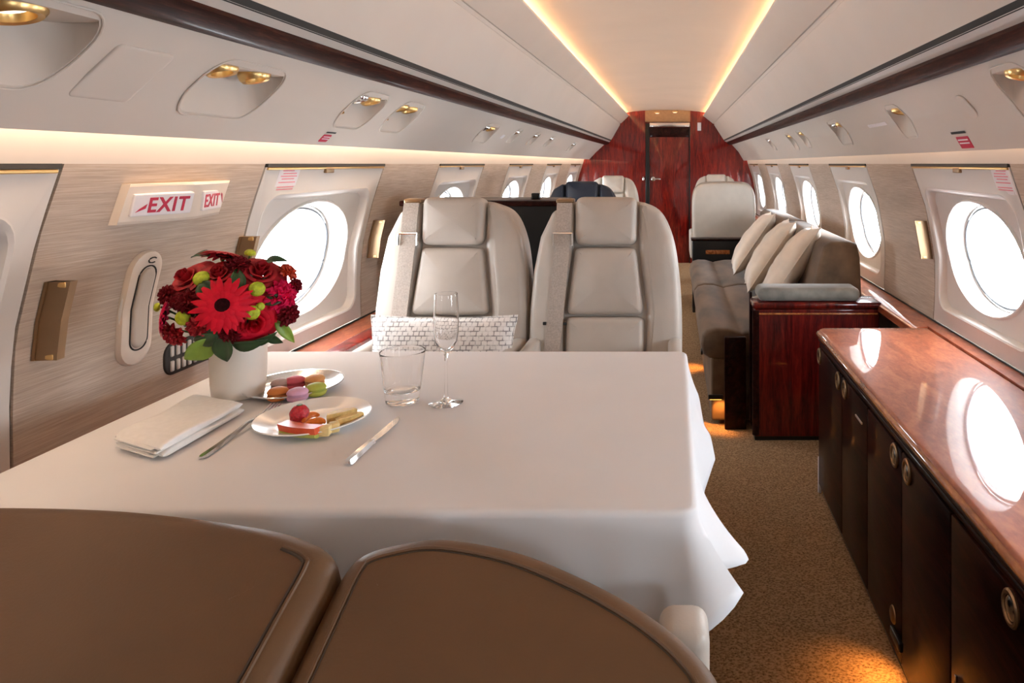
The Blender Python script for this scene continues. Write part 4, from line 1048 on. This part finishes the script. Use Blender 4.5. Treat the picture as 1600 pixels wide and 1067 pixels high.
# bolster end of the sofa seat beside the cabinet
for k, (x, y, z, rot, lab) in enumerate(((.62,3.68,.70,.60,'cream satin cushion nearest the camera on the sofa'),(.585,4.22,.69,.60,'cream satin cushion in the middle of three on sofa'),(.560,4.86,.69,.60,'cream satin cushion farthest along the sofa'))):
    m3 = Matrix.Rotation(.72,3,'Y') @ Matrix.Rotation(PI/2-.10,3,'Z')
    # width runs along the sofa, height leans toward the wall
    m3 = Matrix.Rotation(rot,3,'Y') @ Matrix.Rotation(PI/2-(.12 if k == 0 else .08),3,'Z')
    pillow('sofa_cushion', .44, .50, .16, M['satin'], lab, 'cushion', (x, y, z), m3, 'satin sofa cushions', .10, .012, k+5)

# ------------------------------------------------------------------ sideboard on the right
SY0, SY1 = .25, 2.62; SF = .545; SZ = .62
t = thing('sideboard', 'long dark mahogany sideboard against the right wall', 'sideboard', (.75,(SY0+SY1)/2,0))
yc = (SY0+SY1)/2; Lc = lambda x, y, z: Vector((x-.75, y-yc, z))
MB().box(Lc((SF+.015+.93)/2, yc-.005, .30), (.93-SF-.015, SY1-SY0-.04, .56), .006).build('carcass', M['darkwood'], t)
MB().box(Lc(.74, yc, .02), (.36, SY1-SY0-.06, .04), .004).build('plinth', M['black'], t)
MB().box(Lc(SF+.014, yc, .561), (.018, SY1-SY0-.03, .018), .006).build('moulding', M['darkwood'], t)
seams = [.485,.777,1.07,1.3625,1.655,1.947,2.24,2.60]
for k, (a, b) in enumerate(zip(seams, seams[1:])):
    dcx = (a+b)/2
    dd = MB().box(Lc(SF+.010, dcx, .295), (.018, b-a-.004, .515), .004, 2).build('door', M['darkwood'], t)
    hinge_hi = k in (1,3,5)         # latch on the far edge of this door, else on the near edge
    yl = (b-.045) if hinge_hi else (a+.045)
    for yy in ([yl] if k < 6 else [2.285, 2.575]):
        mt = Matrix.Translation(Lc(SF+.001, yy, .523)) @ Matrix.Rotation(-PI/2,4,'Y')
        lt = MB().lathe([(.030,-.002),(.030,.003),(.027,.006),(.0225,.006),(.0215,.003),(.020,.003)], 28, mt, .9).build('latch', M['bronze'], dd)
        MB().lathe([(0,.006),(.012,.0055),(.019,.003),(.0205,0)], 24, mt, .9).build('button', M['chrome'], lt)
    if k == 4:
        mt = Matrix.Translation(Lc(SF+.001, 1.715, .122)) @ Matrix.Rotation(-PI/2,4,'Y')
        MB().lathe([(0,.006),(.015,.006),(.021,.003),(.022,0)], 24, mt, .9).build('lower_latch', M['bronze'], dd)
    if k == 2: MB().box(Lc(SF-.0005, 1.33, .25), (.006,.006,.012), .001).build('key', M['chrome'], dd)
    if k == 5: MB().box(Lc(SF-.0005, 2.03, .49), (.004,.07,.006), .001).build('slot', M['channel'], dd)
MB().box(Lc(SF+.006, 2.603, .07), (.012,.012,.135), .003).build('end_strip', M['placard'], t)
# counter: bull-nosed slab with rounded far corner
rx0, rx1, r = .540, .965, .045
out = [(rx1, SY0), (rx1, SY1)]+[(rx0+r-r*math.sin(a), SY1-r+r*math.cos(a)) for a in [PI/2*k/8 for k in range(9)]]+[(rx0, SY0)]
out = resample(out, .06)
mb = MB(); mb.puff(out, 0, .011, -.012, lambda x, u, k: Vector((x, u, SZ+k)), 0, 5)
ct = mb.build('countertop', M['burl'], angle=50); tag(ct, 'glossy reddish burl wood countertop on the sideboard', 'countertop')
inv = Vector(ct.location)
# front nosing in a lighter, warmer wood
path = [(rx0+.003, SY0+.005), (rx0+.003, SY1-r)]+[(rx0+.003+(r-.003)*(1-math.cos(a)), SY1-r+(r-.003)*math.sin(a)) for a in [PI/2*k/8 for k in range(1,9)]]+[(rx1-.03, SY1-.003)]
MB().tube([Vector((x, y, SZ-.016))-inv for x, y in path], .0105, 12).build('nosing', M['edge'], ct)
MB().tube([Vector((x+.006, y-.004, SZ-.034))-inv for x, y in path], .009, 10).build('lower_bead', M['darkwood'], ct)

# aisle floor lamps
def aisle(x, y, z, dirx, label, power):
    t = thing('aisle_light', label, 'light', (x, y, z), 0, 'aisle floor lights')
    MB().box((0,0,0), (.012,.07,.022), .003).build('housing', M['black'], t)
    MB().box((0,0,-.011), (.008,.055,.003), .001).build('lens', M['aisle'], t)
    l = bpy.data.lights.new('aisle_lamp', 'SPOT'); l.energy = power; l.color = (1,.40,.08); l.spot_size = 2.0; l.spot_blend = .7; l.shadow_soft_size = .012
    lo = bpy.data.objects.new('bulb', l); C.objects.link(lo); lo.parent = t; lo.location = (dirx*.022,0,-.004)
    lo.rotation_euler = Vector((dirx*.45,0,-1)).to_track_quat('-Z','Y').to_euler()
aisle(.536, 1.66, .10, -1, 'low amber aisle light at the foot of the sideboard', 1.6)
aisle(.172, 4.2, .10, -1, 'low amber aisle light in the sofa base', 1.5)
t = thing('aisle_light', 'low amber aisle light at the near end of the sofa base', 'light', (.20,3.262,.14), 0, 'aisle floor lights')
MB().box((0,0,0), (.07,.012,.022), .003).build('housing', M['black'], t)
MB().box((0,0,-.011), (.055,.008,.003), .001).build('lens', M['aisle'], t)
l = bpy.data.lights.new('aisle_lamp', 'SPOT'); l.energy = 2.0; l.color = (1,.40,.08); l.spot_size = 2.2; l.spot_blend = .8; l.shadow_soft_size = .012
lo = bpy.data.objects.new('bulb', l); C.objects.link(lo); lo.parent = t; lo.location = (.02,-.024,-.012); lo.rotation_euler = Vector((.1,.25,-1)).to_track_quat('-Z','Y').to_euler()

# ------------------------------------------------------------------ daylight, camera, view
w = bpy.data.worlds.new('sky'); bpy.context.scene.world = w; w.use_nodes = True
bg = w.node_tree.nodes['Background']; bg.inputs[0].default_value = (.88,.94,1,1); bg.inputs[1].default_value = 24.0
for s in (-1, 1):                    # portals guide the daylight through each window opening
    for y in ST:
        l = bpy.data.lights.new('window_portal', 'AREA'); l.shape = 'ELLIPSE'; l.size = .56; l.size_y = .37; l.cycles.is_portal = True
        o = bpy.data.objects.new('window_portal', l); C.objects.link(o); o.location = wpt(s, y+BW/2, -.315, .12)
        o.rotation_euler = Vector((-s,0,0)).to_track_quat('-Z','Z').to_euler()
        # long side along the cabin
        o.rotation_euler = Matrix((Vector((0,1,0)), Vector((-s,0,0)).cross(Vector((0,-1,0)))*1, Vector((s,0,0)))).transposed().to_euler()
cam = bpy.data.cameras.new('camera'); co = bpy.data.objects.new('camera', cam); C.objects.link(co)
co.location = (0,0,CAMZ); co.rotation_euler = (PI/2,0,0)
cam.sensor_width = 36; cam.lens = 36*1080/1600; cam.shift_x = -252/1600; cam.shift_y = -277.5/1600; cam.clip_start = .01
sc = bpy.context.scene; sc.camera = co
sc.view_settings.view_transform = 'Standard'; sc.view_settings.look = 'None'; sc.view_settings.gamma = 1; sc.view_settings.exposure = .24
sc.view_settings.use_curve_mapping = False
sc.cycles.max_bounces = 24; sc.cycles.diffuse_bounces = 7; sc.cycles.glossy_bounces = 8; sc.cycles.transmission_bounces = 24; sc.cycles.transparent_max_bounces = 12
